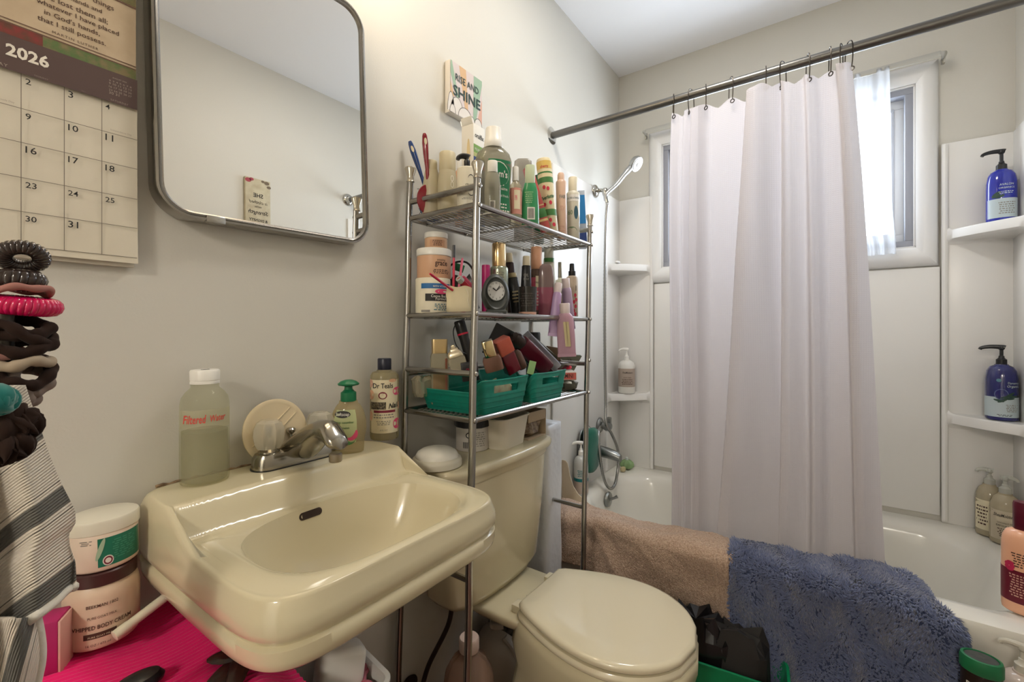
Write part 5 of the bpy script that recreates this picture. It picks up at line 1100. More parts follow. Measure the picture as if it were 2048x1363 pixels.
b.cap([(.84, 1.0), (.86, 1.01), (.86, 1.27), (.84, 1.28), (0, 1.28)], mat('brushed_gold', (.66, .50, .26), .4, .85), n=6, sy=.55)
b = tilted('domed_perfume', 'clear perfume with a stepped silver dome cap, tilted in the first basket', 'perfume bottle', (921, 744), (905, 690), -.145, -.135, 36, [(.95, 0), (1, .05), (1, .50), (.9, .58), (.7, .6)], M_clear, 6, .6)
b.cap([(.86, .58), (.88, .62), (.80, .72), (.62, .78), (.48, .82), (.46, .88), (.26, .90), (.24, .98), (.16, 1), (0, 1)], mat('champagne_metal', (.66, .58, .42), .3, .8), sy=.8)
fh = tilted('black_flashlight', 'black pocket flashlight with a red ring and wrist strap, leaning', 'flashlight', (945, 735), (918, 641), -.155, -.125, 22, [(.85, 0), (.88, .02), (.88, .62), (1, .70), (1.02, .97), (.9, 1), (0, 1)], M_black)
fh.band(.70, .735, M_redp, 'red_ring', .0006); obj('wrist_strap', tube(smooth_path([(-.011, -.004, fh.H*.95), (-.022, -.006, fh.H*.80), (-.024, -.008, fh.H*.55), (-.015, -.010, fh.H*.38), (-.004, -.012, fh.H*.30)], 8), .0016, 6), M_black, fh.t)
b = tilted('black_red_card_box', 'small black box with red lettering at the front of the first basket', 'box', (942, 760), (938, 724), -.215, -.215, 34, BOXP, M_black, 12, .35); b.text('GUESS', .1, .55, 1.1, M_redp, .02, 1.2)
b = tilted('gold_cap_perfume', 'rosy glass perfume with a shiny gold cylinder cap, tipped over', 'perfume bottle', (990, 740), (973, 681), -.200, -.190, 38, [(.95, 0), (1, .05), (1, .38), (.85, .48), (.5, .5)], glassy('rosy_glass', (.75, .55, .45), .4, .06, (.34, .18, .13)), 5, .6); b.cap([(.60, .48), (.62, .50), (.62, .97), (.58, 1), (0, 1)], mat('mirror_gold', (.75, .62, .36), .10, 1), sy=1.0)
b = tilted('black_gift_card', 'black card sleeve with a red flower standing cornerwise behind the perfumes', 'card', (985, 715), (974, 650), -.095, -.09, 50, BOXP, M_black, 12, .08, turn=20); b.t.rotation_euler.rotate_axis('Y', math.radians(38)); b.blob(.3, .35, .2, .08, M_redp, 'printed_flower')
b = tilted('coral_perfume', 'dark red square perfume with a coral cube cap', 'perfume bottle', (1026, 742), (1000, 678), -.190, -.180, 30, [(.95, 0), (1, .02), (1, .55), (.96, .58), (0, .58)], mat('ruby_glass', (.16, .006, .018), .12, coat=.5), 9, .8, turn=25); b.cap([(1.05, .585), (1.1, .60), (1.1, .98), (1.06, 1), (0, 1)], mat('coral_plastic', (.62, .13, .08), .4), n=9, sy=.85)
b = tilted('brown_oval_flacon', 'brown glass flacon lying between the two baskets', 'perfume bottle', (1046, 738), (1030, 700), -.195, -.185, 22, [(.5, 0), (.9, .08), (1, .4), (.9, .85), (.5, 1), (0, 1)], mat('brown_glass', (.12, .06, .045), .12, coat=.4), 2, .5)
b = tilted('burgundy_bottle', 'long burgundy bottle with dark domed cap, slanting out of the second basket', 'bottle', (1092, 735), (1026, 672), -.170, -.150, 36, [(.95, 0), (1, .02), (1, .74), (.9, .78)], mat('burgundy_plastic', (.12, .006, .02), .25, coat=.3), 4, .7); b.cap([(.70, .77), (.74, .78), (.74, .93), (.55, .985), (0, 1)], mat('brown_smoke', (.05, .03, .025), .2), n=2.5, sy=.9)
b = tilted('silver_edge_box', 'slanting box with a silver edge beside the burgundy bottle', 'box', (1112, 732), (1052, 672), -.150, -.130, 20, BOXP, mat('silver_card', (.36, .36, .40), .3, .4), 12, .9)
b = tilted('olive_box', 'olive brown carton slanting behind the silver edged box', 'box', (1122, 728), (1068, 684), -.125, -.110, 16, BOXP, mat('olive_card', (.09, .08, .045), .5), 12, 1.2)
b = simple('ribbed_cap_bottle', 'bottle with a ribbed black cap standing at the back of the second basket', 1066, -.075, Z3+.012, 664, 28, mat('dark_slate_bottle', (.05, .055, .06), .3), prof=[(.93, 0), (1, .02), (1, .66), (.95, .70)], group=G3); b.cap([(1.0, .71), (1.04, .72), (1.04, .97), (.98, 1), (0, 1)], M_black, ribs=40)
b = tilted('brown_card_flap', 'torn brown card standing in the second basket', 'card', (1104, 725), (1096, 694), -.120, -.115, 32, BOXP, mat('kraft_card', (.22, .15, .095), .7), 12, .06, turn=-10); b.t.rotation_euler.rotate_axis('Y', math.radians(22))
zp = thing('olive_pouch', 'wide olive and burgundy zip pouch behind the mauve tube', 'pouch', (at(1120, 700, y=-.115).x, -.115, Z3+.045), (0, 0, math.radians(-30)), G3)
ZV = [(-.055, 0), (.045, .0), (.085, .062), (.06, .064), (-.02, .070), (-.075, .062)]
V, F = prism(ZV, .024); obj('pouch_body', ([(v[0], v[2]-.012, v[1]) for v in V], F), mat('olive_cloth', (.12, .12, .075), .7), zp); V, F = prism([(-.05, .012), (.03, .012), (.035, .04), (-.06, .045)], .002); obj('burgundy_panel', ([(v[0], v[2]-.0145, v[1]) for v in V], F), mat('burgundy_cloth', (.11, .008, .02), .6), zp); obj('zip_edge', tube([(-.075, -.002, .063), (-.02, -.002, .071), (.06, -.002, .065), (.085, -.002, .063)], .0022, 6), mat('zip_grey', (.22, .24, .22), .4), zp)
b = tilted('green_foil_sachet', 'light green foil sachet between the two baskets', 'sachet', (1060, 748), (1066, 722), -.215, -.215, 14, BOXP, mat('lime_foil', (.25, .42, .16), .35), 6, .2)
sf = thing('paper_scraps', 'crumpled pale green tissue seen through the basket handle', 'tissue', (at(1010, 735, y=-.225).x-.02, -.215, Z3+.012), (0, 0, 0), G3); obj('tissue', crinkle(.10, .035, .058, 12), mat('tissue_green', (.45, .48, .30), .7, var=(50, (.35, .26, .18))), sf, sharp=20)
p = at(1147, 751, y=-.20); tn = thing('white_tin', 'white rounded box with a coral end label on the dark tin', 'box', (p.x, -.170, Z3+.0335), (0, 0, math.radians(-52)), G3); obj('tin_body', box(.062, .085, .030, .006, seg=3), mat('tin_white', (.68, .62, .52), .35), tn); obj('end_label', flat([rectp(-.028, .028, .004, .026)], -.0428), mat('coral_label', (.62, .14, .11), .5), tn, flat=True); q_ = fit_text('REMINI', (-.024, 0, .009), (.018, 0, .009), .01, 1.4); obj('lettering', ([(v[0], -.0432, v[2]) for v in q_[0]], q_[1]), M_brownink, tn, flat=True)
tn2 = thing('dark_tin', 'dark olive wrapped tin under the white box on the rack', 'tin', (p.x-.004, -.172, Z3), (0, 0, math.radians(-48)), G3); obj('tin_body', crinkle(.066, .080, .032, 5), mat('olive_foil', (.11, .105, .08), .25, .3), tn2, sharp=30)
hc = thing('bristly_hair_clip', 'dark bristly hair clip with a bright red bead on the white box', 'hair clip', at(1148, 738, y=-.19)+Vector((0, .02, 0)), (0, 0, 0), G3); hc.location.z = Z3+.066
rnd = random.Random(4); obj('bristles', join(*[tube([(0, 0, .004), (rnd.uniform(-.03, .035), rnd.uniform(-.012, .012), rnd.uniform(.004, .036))], .0009, 4) for _ in range(40)]), mat('clip_dark', (.03, .022, .02), .4), hc, kind='stuff'); obj('red_bead', lathe([(0, 0), (.008, .001), (.011, .006), (.009, .011), (.004, .013), (0, .0135)], 16), mat('bead_red', (.70, .02, .05), .2), hc)
# ------------------------------------------------------------------ shower fittings
M_nick = mat('dull_nickel', (.30, .31, .30), .32, 1)
sh_ = thing('hand_shower', 'chrome hand shower on its wall bracket above the tub', 'shower head', (1.905, 0, 1.764))
O = Vector((1.905, 0, 1.764)); L = lambda p: Vector(p)-O
obj('escutcheon', xf(lathe([(.030, .010), (.030, .014), (.026, .020), (.014, .026), (.012, .030)], 28), (0, 0, 0), (PI/2, 0, 0)), M_chrome, sh_)
obj('arm', tube(smooth_path([(0, -.026, 0), (-.012, -.05, -.006), (-.02, -.068, -.016)], 5), .0085, 12), M_chrome, sh_)
obj('bracket', join(lathe([(0, -.018), (.010, -.016), (.0125, -.004), (.0125, .010), (.009, .016), (0, .018)], 18), tube([(0, 0, -.012), (.0, -.010, -.05)], [.0105, .008], 12)), M_chrome, sh_, (-.020, -.07, -.018))
hA, hB = Vector((1.885, -.075, 1.735)), Vector((1.975, -.165, 1.872))
hd_ = obj('handle', tube(smooth_path([L(hA-Vector((0, 0, .03))), L(hA), L(hA.lerp(hB, .35)+Vector((0, 0, -.006))), L(hA.lerp(hB, .72)), L(hB)], 6), [.009]*6+[.010]*7+[.0115]*6+[.014]*6, 14), mat('soft_chrome', (.48, .48, .47), .28, .9), sh_)
dn_ = Vector((-.12, -.72, -.50)).normalized(); rot = Vector((0, 0, 1)).rotation_difference(dn_).to_euler()
hh = obj('head', xf(lathe([(.0, -.026), (.016, -.025), (.030, -.016), (.036, -.004), (.036, .004), (.033, .008), (.0, .008)], 30), (0, 0, 0), tuple(rot)), mat('soft_chrome', (0, 0, 0)), sh_, L(hB+Vector((.008, -.014, .006))))
obj('spray_face', xf(join(lathe([(.030, .0082), (.029, .0105), (.0, .0110)], 28), lathe([(.010, .011), (.009, .014), (0, .0145)], 16)), (0, 0, 0), tuple(rot)), mat('spray_white', (.72, .72, .72), .35), hh)
def hose(name, P, r, par, m):
    P = smooth_path(P, 14); D = [Vector(p) for p in P]; obj(name, tube(D, [r*(1+.10*(i % 2)) for i in range(len(D))], 10), m, par, sharp=180)
def dense(P, step=.004):
    P = smooth_path(P, 40); out = [P[0]]
    for p in P:
        if (p-out[-1]).length > step: out.append(p)
    return out
hz = thing('shower_hose', 'ribbed steel shower hose hanging from the hand shower to a loop by the tub spout', 'hose', tuple(O))
P = dense([L(v) for v in ((1.885, -.082, 1.69), (1.882, -.075, 1.60), (1.880, -.070, 1.30), (1.882, -.070, 1.00), (1.872, -.078, .80), (1.855, -.088, .705), (1.888, -.10, .655), (1.945, -.105, .575), (1.952, -.105, .50), (1.915, -.105, .425), (1.872, -.10, .415), (1.825, -.095, .46), (1.800, -.085, .56), (1.815, -.07, .66), (1.88, -.05, .685))])
obj('hose_tube', tube(P, [.0062*(1.12 if i % 2 else .95) for i in range(len(P))], 10), mat('hose_steel', (.36, .36, .35), .25, 1), hz, sharp=180)
vl = thing('tub_valve', 'nickel tap handle on the shower wall above the spout', 'faucet', (1.955, -.011, .672))
obj('valve_plate', xf(lathe([(.036, 0), (.036, .004), (.028, .012), (.016, .016), (.015, .035)], 28), (0, 0, 0), (PI/2, 0, 0)), M_nick, vl)
obj('valve_handle', join(xf(lathe([(.022, .03), (.024, .036), (.021, .054), (.012, .060), (0, .061)], 8), (0, 0, 0), (PI/2, 0, 0)), xf(box(.018, .022, .040, .005), (0, -.048, .004))), M_nick, vl)
sp = thing('tub_spout', 'dull nickel tub spout below the tap handle', 'tub spout', (1.872, -.011, .575))
obj('spout_body', loft([[(.026*math.cos(2*PI*k/20)*a, y, zc+b*math.sin(2*PI*k/20)) for k in range(20)] for y, a, b, zc in ((0, 1, .026, 0), (-.03, 1, .026, 0), (-.08, .95, .024, -.004), (-.125, .9, .021, -.012), (-.138, .7, .016, -.018))]), M_nick, sp)
mt_ = thing('bath_mitt', 'dark green terry bath mitt hanging by the tub spout', 'mitt', (1.782, -.052, .60))
V, F = lathe([(.0, -.094), (.7, -.091), (.92, -.075), (.95, 0), (1, .05), (.85, .080), (.5, .092), (0, .095)], 40, .062, .024)
V = [(v[0]*(1+.06*math.sin(40*v[2]+2)), v[1]*(1+.18*math.sin(60*v[0]+30*v[2])), v[2]) for v in V]
obj('mitt_cloth', (V, F), mat('green_terry', (.004, .115, .07), .9, bump=(350, .7), sheen=.3), mt_, sharp=180)
obj('grey_backing', xf(lathe([(0, -.003), (.055, -.002), (.058, 0), (.055, .003), (0, .004)], 28, .75, 1.5), (-.022, .030, .006), (PI/2, 0, 0)), M_nick, mt_)
obj('hang_loop', tube(smooth_path([(0, .0, .09), (.004, .02, .105), (.0, .038, .112)], 5), .0015, 6), M_nick, mt_)
# splash guard
sgd = thing('splash_guard', 'cream plastic splash guard wedge on the tub rim at the wall', 'splash guard', (1.595, 0, RZ+.002))
prof = [(-.0105, 0), (-.0105, .160), (-.026, .160), (-.036, .150), (-.046, .105), (-.062, .062), (-.085, .035), (-.140, .004), (-.140, 0)]
V, F = prism(prof, .003); obj('guard_panel', ([(v[2], v[0], v[1]) for v in V], F), mat('guard_cream', (.66, .55, .40), .45), sgd, flat=True)
V, F = prism([(-.0105, .0), (-.0105, .012), (-.075, .045), (-.078, .040)], .0025); obj('guard_rib', ([(v[2]-.0022, v[0], v[1]) for v in V], F), mat('guard_cream', (0, 0, 0)), sgd, flat=True)
obj('guard_foot', box(.045, .13, .003, .001, (-.020, -.077, -.0005)), mat('guard_cream', (0, 0, 0)), sgd)
def pumpb(name, label, p, R, zb, zt, m, labm, pm, collar=.011, reach=.035, sh=.9, turn=0, pt=190, prof=None, n=2, sy=1):
    """pump bottle at p with body height zb and overall height zt"""
    b = Pack(name, label, 'bottle', p, R, zb, prof or [(.90, 0), (.97, .01), (1, .04), (1, .74), (.97, .83), (.85, .91), (.55, .965), (.42, .975), (.40, 1.0)], m, n, sy, turn)
    b.pump(pm, .985, collar, zt-zb+.004, reach, pt); return b
b = pumpb('teal_label_bottle', 'white pump bottle with a teal base band behind the splash guard', Vector((1.690, -.048, RZ+.003)), .030, .165, .222, glassy('cloudy_white', (.8, .82, .80), .15, .2, (.62, .62, .58)), None, M_whitep, turn=0)
b.band(.06, .36, mat('band_beige', (.42, .33, .27), .4), 'fluid_band'); b.band(.36, .44, mat('teal_ink', (.0, .16, .17), .5), 'label_band'); b.fine(.1, .48, .66, .6, 4, mat('teal_ink', (0, 0, 0)))  # beige band low on the bottle, teal band above it
b = pumpb('shea_wash_bottle', 'white pump bottle with tan label on the low corner shelf beside the hose', Vector((2.125, -.078, .811)), .040, .165, .222, mat('milk_bottle', (.74, .72, .66), .3), None, M_whitep)
b.band(.20, .74, mat('label_taupe', (.40, .32, .26), .5)); b.text('SheaMoisture', .1, .60, 1.2, M_ink, .012, 1.4, .3, .001); b.text('RAW SHEA', .1, .46, .9, M_brownink, 0, 1.1, 0, .001); b.fine(.1, .26, .44, .7, 4, M_brownink)
sb_ = thing('white_soap_bar', 'oval white soap bar standing on the upper corner shelf by the shower head', 'soap', (2.135, -.060, 1.447), (math.radians(-60), 0, math.radians(-55))); obj('bar', xf(lathe([(0, 0), (.85, .001), (1, .008), (1, .014), (.85, .021), (0, .022)], 32, .042, .026, 2.6), (0, .026, 0)), mat('soap_white', (.80, .79, .75), .45), sb_)
V, F = lathe([(0, 0), (.7, .001), (1, .006), (.7, .012), (0, .013)], 20, .020, .013); s2 = thing('soap_sliver', 'small white soap sliver beside the standing bar', 'soap', (2.075, -.052, 1.4455)); obj('bar', (V, F), mat('soap_white', (0, 0, 0)), s2)
scp = thing('green_scrubber', 'round light green bath scrubber on the tub rim in the corner', 'scrubber', (2.135, -.075, RZ+.006))
V, F = lathe([(.55, 0), (.9, .006), (1, .018), (.85, .032), (.5, .040), (0, .042)], 40, .033, .033); V = [(v[0]*(1+.09*math.cos(10*math.atan2(v[1], v[0]))), v[1]*(1+.09*math.cos(10*math.atan2(v[1], v[0]))), v[2]) for v in V]
obj('scrub_body', (V, F), mat('scrub_green', (.26, .40, .18), .6, bump=(90, .6)), scp); obj('scrub_nub', lathe([(.008, .040), (.007, .052), (0, .056)], 14), mat('scrub_clear', (.55, .60, .55), .3), scp)
sy_ = thing('yellow_soap_bit', 'small yellowish soap piece beside the green scrubber', 'soap', (2.085, -.075, RZ+.004)); obj('bar', lathe([(0, 0), (.8, .0), (1, .008), (.8, .018), (0, .02)], 16, .019, .013), mat('soap_yellow', (.55, .46, .26), .5), sy_)
# --- corner by the far end: two blue bottles, two shea bottles, hair bottle
M_cobalt = mat('cobalt_bottle', (.012, .022, .32), .12, coat=.6); M_pale = mat('label_ice', (.50, .58, .60), .45); M_navy = mat('cobalt_dark', (.012, .016, .13), .15, coat=.6)
BP = [(.90, 0), (.97, .01), (1, .03), (1, .62), (.99, .74), (.90, .88), (.72, .955), (.45, .985), (.42, 1)]
b = pumpb('blue_lotion_bottle', 'bright cobalt blue pump bottle on the upper corner shelf', Vector((2.135, -1.358, 1.476)), .0365, .172, .240, M_cobalt, None, M_black, .013, .046, pt=182, prof=BP, turn=14, sy=.85)
b.lab(-.96, .90, .06, .42, M_pale); b.text('AVALON', .12, .66, .9, M_pale, .008, 1.2, 0, .001); b.text('ORGANICS', .12, .60, 1.0, M_pale, .006, 1.1, 0, .001); b.fine(.1, .50, .56, .5, 2, M_pale); b.fine(.15, .12, .36, .6, 6, M_grey2); b.blob(-.5, .50, .35, .035, mat('leaf_dark', (.03, .07, .05), .5), 'printed_sprig', rot=.8); b.blob(-.3, .46, .30, .025, mat('leaf_dark', (0, 0, 0)), 'printed_sprig', rot=.3)
b = pumpb('dark_blue_lotion_bottle', 'darker blue pump bottle with lavender print on the lower corner shelf', Vector((2.135, -1.358, .826)), .0385, .182, .245, M_navy, None, M_black, .013, .050, pt=183, prof=BP, turn=6)
b.band(.065, .42, M_pale); b.blob(-.25, .72, .15, .03, mat('seal_teal', (.10, .22, .26), .5), 'seal'); b.text('Dynamic', .62, .66, .7, M_pale, .006, 1.2, 0, .001); b.text('Organics', .62, .60, .8, M_pale, .01, 1.2, .2, .001); b.blob(-.1, .47, .42, .10, mat('emblem_line', (.10, .13, .26), .5), 'emblem'); b.blob(-.1, .47, .37, .088, M_navy, 'emblem', .0009)
for a, cx_, cz_ in ((.35, .1, .42), (.1, .35, .40), (.65, .4, .47), (-.25, -.25, .36), (.5, -.05, .36), (.0, .6, .44)): b.blob(cx_, cz_, .32, .020, mat('leaf_dark', (0, 0, 0)), 'printed_sprig', .0012, rot=a)
b.fine(.5, .16, .30, .4, 5, M_grey2); b.fine(.1, .08, .12, .5, 2, M_ink)
M_sheab = glassy('shea_clear', (.74, .68, .54), .28, .1, (.56, .48, .33)); M_clearp = glassy('clear_pump', (.88, .88, .82), .45, .1, (.66, .66, .60))
SB = [(.90, 0), (.98, .01), (1, .05), (1, .66), (.94, .80), (.75, .92), (.48, .97), (.46, 1)]
b = pumpb('shea_bottle', 'cream filled clear pump bottle behind its twin in the tub corner', Vector((2.158, -1.335, RZ+.003)), .034, .170, .222, M_sheab, None, M_clearp, .014, .030, pt=185, prof=SB); b.lab(-.95, .2, .12, .70, M_lab); b.fine(-.5, .2, .6, .4, 6, M_brownink)
b = pumpb('shea_bottle', 'cream filled clear pump bottle with black script, front one in the tub corner', Vector((2.105, -1.360, RZ+.003)), .036, .160, .215, M_sheab, None, M_clearp, .015, .028, pt=10, prof=SB); b.lab(-.97, .97, .10, .68, mat('label_shea', (.55, .47, .34), .5)); b.text('SheaMoisture', -.05, .56, 1.35, M_ink, .012, 1.6, .35, .0012); b.text('COCONUT OIL', .0, .43, 1.0, M_ink, .0, 1.2, 0, .0012); b.text('EXFOLIATION', .0, .37, 1.1, M_ink, .012, 1.2, 0, .0012); b.fine(0, .16, .34, .5, 5, M_brownink)
p = at(2050, 1222, z=RZ+.003)
b = Pack('hair_wash_bottle', 'peach bottle with burgundy label and flower on the near tub rim', 'bottle', p, .040, .200, [(.90, 0), (.97, .01), (1, .04), (1, .80), (.95, .90), (.78, .97), (.45, 1.0)], mat('peach_bottle', (.80, .42, .26), .25, coat=.3), turn=0, sy=.8)
b.band(.13, .52, mat('burgundy_label', (.13, .008, .02), .35)); b.cap([(.46, .99), (.50, 1.0), (.50, 1.30), (.46, 1.33), (0, 1.33)], mat('burgundy_cap', (.10, .008, .022), .3), ribs=30); b.fine(.05, .20, .48, .7, 9, M_rose); b.fine(.05, .56, .74, .7, 6, M_brownink)
for k in range(5): b.blob(-.62+.10*math.cos(k*1.26), .56+.04*math.sin(k*1.26), .11, .030, mat('petal_red', (.50, .02, .08), .5), 'printed_petal', .001, rot=k*1.26)
# --- by the floor in front of the tub
stl = thing('step_stool', 'low white step stool in front of the tub carrying two toiletries', 'stool', (1.40, -1.235, 0))
obj('seat', box(.20, .30, .02, .005, (0, 0, .19)), M_whitep, stl)
for sx in (-1, 1):
    for sy2 in (-1, 1): obj('leg', box(.03, .03, .19, .004, (sx*.075, sy2*.125, 0)), M_whitep, stl)
p = Vector((1.395, -1.170, .2105))
b = Pack('green_lid_jar', 'dark oval jar with a green rimmed lid beside the blue mat', 'jar', p, .033, .195, [(.85, 0), (.95, .02), (1, .06), (1, .80), (.95, .84)], mat('dark_jar_brown', (.022, .013, .010), .3), sy=.8)
b.cap([(1.0, .83), (1.06, .84), (1.06, .95), (1.0, .985), (.86, .99), (.84, .975), (0, .975)], mat('jar_green', (.015, .16, .06), .4), 'lid'); obj('lid_inset', lathe([(.0275, .1900), (.0265, .1912), (0, .1915)], 32, 1, .8), mat('lid_charcoal', (.05, .055, .05), .5, var=(70, (.08, .08, .07))), b.t); b.text('EVIL NAT', 0, .66, 1.4, M_labw, .015, 1.5); b.fine(0, .3, .55, .8, 5, M_grey2)
b = pumpb('pale_pump_bottle', 'pale translucent pump bottle beside the green lidded jar', Vector((1.440, -1.242, .2105)), .038, .165, .225, glassy('pale_blush', (.85, .74, .68), .2, .15, (.66, .55, .48)), None, glassy('pale_pump', (.85, .82, .74), .25, .2, (.70, .66, .56)), .013, .034, pt=175)
# ------------------------------------------------------------------ towels over the tub rim
def fnoise(x, y, s): return math.sin(x*s+1.7*math.sin(y*s*.8+s))*math.sin(y*s*1.1+1.3*math.sin(x*s*.7))
M_brown = mat('brown_terry', (.60, .44, .33), .95, spec=.1, sheen=.25, bump=(330, 1.0, 'VORONOI'), var=(210, (.40, .27, .19)))
def drape(x_in, x_f, zt, zb, s, rad=.03):
    """point at arc fraction s along a cloth running from the tub side over the rim and down the face"""
    Lt = (x_in-x_f); Lf = zt-zb; tot = Lt+Lf; d = s*tot; r = rad
    if d < Lt-r: return x_in-d, zt
    if d < Lt+r:
        a = (d-(Lt-r))/(2*r)*PI/2; return x_f+r-r*math.sin(a), zt-r+r*math.cos(a)
    return x_f, zt-(d-Lt)
def brown(u, v):
    y = -.030-.632*u-.02*v*u
    zb = .285-.085*u+.02*math.sin(7*u)-.012*math.sin(PI*u*2)
    x, z = drape(1.560-.01*math.sin(5*u), 1.462-.012*math.exp(-(u*5)**2)*2.2, RZ+.014, zb, v)
    k = smooth01((v-.2)/.25)
    x -= k*(.008*math.sin(8*u+5*v)+.005*fnoise(y+.4*z, z*1.5, 15)+.0012*fnoise(y*1.3, z, 60)+.016*math.exp(-((u-.08)/.10)**2))
    x -= k*.006*math.exp(-((u*1.0-.30-.35*(v-.5))/.035)**2)
    z += (1-k)*(.004*fnoise(x*2, y, 30)+.006*math.sin(9*u))+.0
    n = .0016*(random.random()-.5)
    band = .905 < u < .975
    return (x-1.5+(n if not band else -.0015*math.sin(u*1400)), y, z+n-RZ)
bt = thing('brown_towel', 'brown terry towel draped over the tub rim behind the toilet', 'towel', (1.5, 0, RZ))
o = obj('towel_cloth', grid(brown, 260, 130), M_brown, bt, sharp=180); solid(o, .008, -1)
def bandm():
    m = mat('towel_band', (.62, .43, .30), .8, spec=.15); nt = m.node_tree
    tc = nt.nodes.new('ShaderNodeTexCoord'); x = nt.nodes.new('ShaderNodeTexWave'); x.bands_direction = 'Y'; x.inputs['Scale'].default_value = 75
    bp = nt.nodes.new('ShaderNodeBump'); bp.inputs['Strength'].default_value = .8; bp.inputs['Distance'].default_value = .002
    nt.links.new(tc.outputs['Object'], x.inputs['Vector']); nt.links.new(x.outputs['Fac'], bp.inputs['Height']); nt.links.new(bp.outputs[0], nt.nodes['Principled BSDF'].inputs['Normal']); return m
random.seed(3)
o = obj('woven_band', grid(lambda u, v: (lambda p: (p[0]-.0045, p[1], p[2]))(brown(.885+.055*u, .30+.695*v)), 16, 80), bandm(), bt, sharp=180)
pw = thing('pink_washcloth', 'salmon pink cloth edge showing under the brown towel', 'cloth', (1.478, -.52, .20))
o = obj('cloth', grid(lambda u, v: (-.006+.006*math.sin(9*u+3*v), .10-.26*u, .07*(1-v)-.012+.008*math.sin(7*u)), 30, 8), mat('salmon_cloth', (.32, .10, .08), .9, bump=(300, .4)), pw, sharp=180); solid(o, .004)
# blue mat
M_pile = mat('navy_pile', (.145, .175, .30), .95, spec=.1, sheen=.5, var=(9, (.13, .155, .27)))
M_pile_b = mat('navy_backing', (.045, .06, .12), .95)
def matp(u, v):
    y0 = -.648-.012*math.sin(2.2*v); y1 = -1.105-.055*smooth01(v*2.2)-.012*v
    x_in = 1.562+.085*u
    y = y0+(y1-y0)*u
    x, z = drape(x_in, 1.463-.012*v, RZ+.020, .03, v, .035)
    # rounded far corner of the mat
    c = max(0, u-.86)/.14
    kk = smooth01((v-.18)/.3)
    x -= kk*(.008*math.sin(8*u+1)+.010*math.exp(-((u-.10-.05*v)/.05)**2)-.008*math.exp(-((u-.17)/.04)**2)+.010*math.exp(-((u-.80)/.07)**2)+.004*fnoise(y, z, 22))
    z += (1-kk)*(.004*math.sin(11*u)-.030*c*c)
    return Vector((x, y, z))
bm_ = thing('bath_mat', 'shaggy navy blue bath mat hung over the tub rim beside the brown towel', 'bath mat', (1.5, -.88, RZ))
off = Vector((1.5, -.88, RZ))
o = obj('mat_backing', grid(lambda u, v: tuple(matp(u, v)-off), 60, 60), M_pile_b, bm_, sharp=180); solid(o, .006, -1)
rng = np.random.RandomState(5); V, F = [], []
NT = 26000
G = 90
tab = [[matp(i/G, j/G) for i in range(G+1)] for j in range(G+1)]
nrm = [[None]*(G+1) for _ in range(G+1)]
for j in range(G+1):
    for i in range(G+1):
        a = tab[j][min(G, i+1)]-tab[j][max(0, i-1)]; b_ = tab[min(G, j+1)][i]-tab[max(0, j-1)][i]
        n_ = a.cross(b_); n_.normalize()
        if n_.x > 0 and n_.z < .2: n_ = -n_
        if n_.z < -.5: n_ = -n_
        nrm[j][i] = n_
for k in range(NT):
    u, v = rng.rand(), rng.rand(); i, j = int(u*G), int(v*G); fu, fv = u*G-i, v*G-j
    p = tab[j][i].lerp(tab[j][i+1], fu).lerp(tab[j+1][i].lerp(tab[j+1][i+1], fu), fv); n_ = nrm[j][i]
    cl = Vector((.4*math.sin(23*u+9*v+2*math.sin(15*v)), math.sin(17*v+11*u+2*math.sin(13*u)), math.cos(19*u-13*v+1.5*math.sin(21*u))))*.75+Vector(rng.randn(3))*.22
    l = .015+.006*rng.rand(); d1 = (n_+cl*.45).normalized(); d2 = (n_*.65+cl*.9+Vector((0, 0, -.35))).normalized()
    t1 = p+d1*l*.55; t2 = t1+d2*l*.55; w_ = .0021
    s1 = d1.orthogonal().normalized()*w_; s2 = d1.cross(s1).normalized()*w_
    o_ = len(V)
    for q, sc in ((p-n_*.002, 1), (t1, 1.05)):
        for a in (0, 2.094, 4.189): V.append(tuple(q+(s1*math.cos(a)+s2*math.sin(a))*sc-off))
    V.append(tuple(t2-off))
    for e in range(3):
        f = (e+1) % 3; F.append((o_+e, o_+f, o_+3+f, o_+3+e)); F.append((o_+3+e, o_+3+f, o_+6))
obj('pile', (V, F), M_pile, bm_, sharp=180, kind='stuff')
# green bin with black bags on the floor
gb = thing('green_bin', 'bright green open bin between the toilet and the tub, full of black bags', 'bin', (1.375, -.64, 0), (0, 0, math.radians(7)))
tray(.125, .34, .20, .03, .003, 'bin_shell', mat('bin_green', (.004, .22, .085), .35), gb, .85)
for k, (dx, dy, z_, a, b_, c, s_) in enumerate(((.0, .06, .10, .10, .14, .20, 31), (.01, -.05, .10, .10, .15, .19, 32), (-.01, .01, .14, .07, .09, .14, 33))):
    g = thing('black_bag', ('black crinkled bag at the wall end of the green bin', 'black crinkled bag at the near end of the green bin', 'small black shiny pouch between the two bags in the green bin')[k], 'bag', (1.375+dx, -.64+dy, z_), (0, 0, .1*k), 'black bags in the green bin')
    obj('bag_skin', crinkle(a, b_, c, s_), mat('black_film', (.010, .009, .010), .22) if k != 1 else mat('black_cloth', (.018, .016, .015), .6), g, sharp=22)
rp = thing('pink_paddle', 'crimson rounded plastic edge between toilet bowl and black bags', 'paddle', (1.320, -.52, .15), (0, .1, .3)); V, F = lathe([(0, -.003), (.9, -.003), (1, 0), (.9, .003), (0, .003)], 28, .030, .055); obj('paddle_plate', ([(v[0], v[2], v[1]+.055) for v in V], F), mat('crimson_plate', (.40, .01, .06), .4), rp)
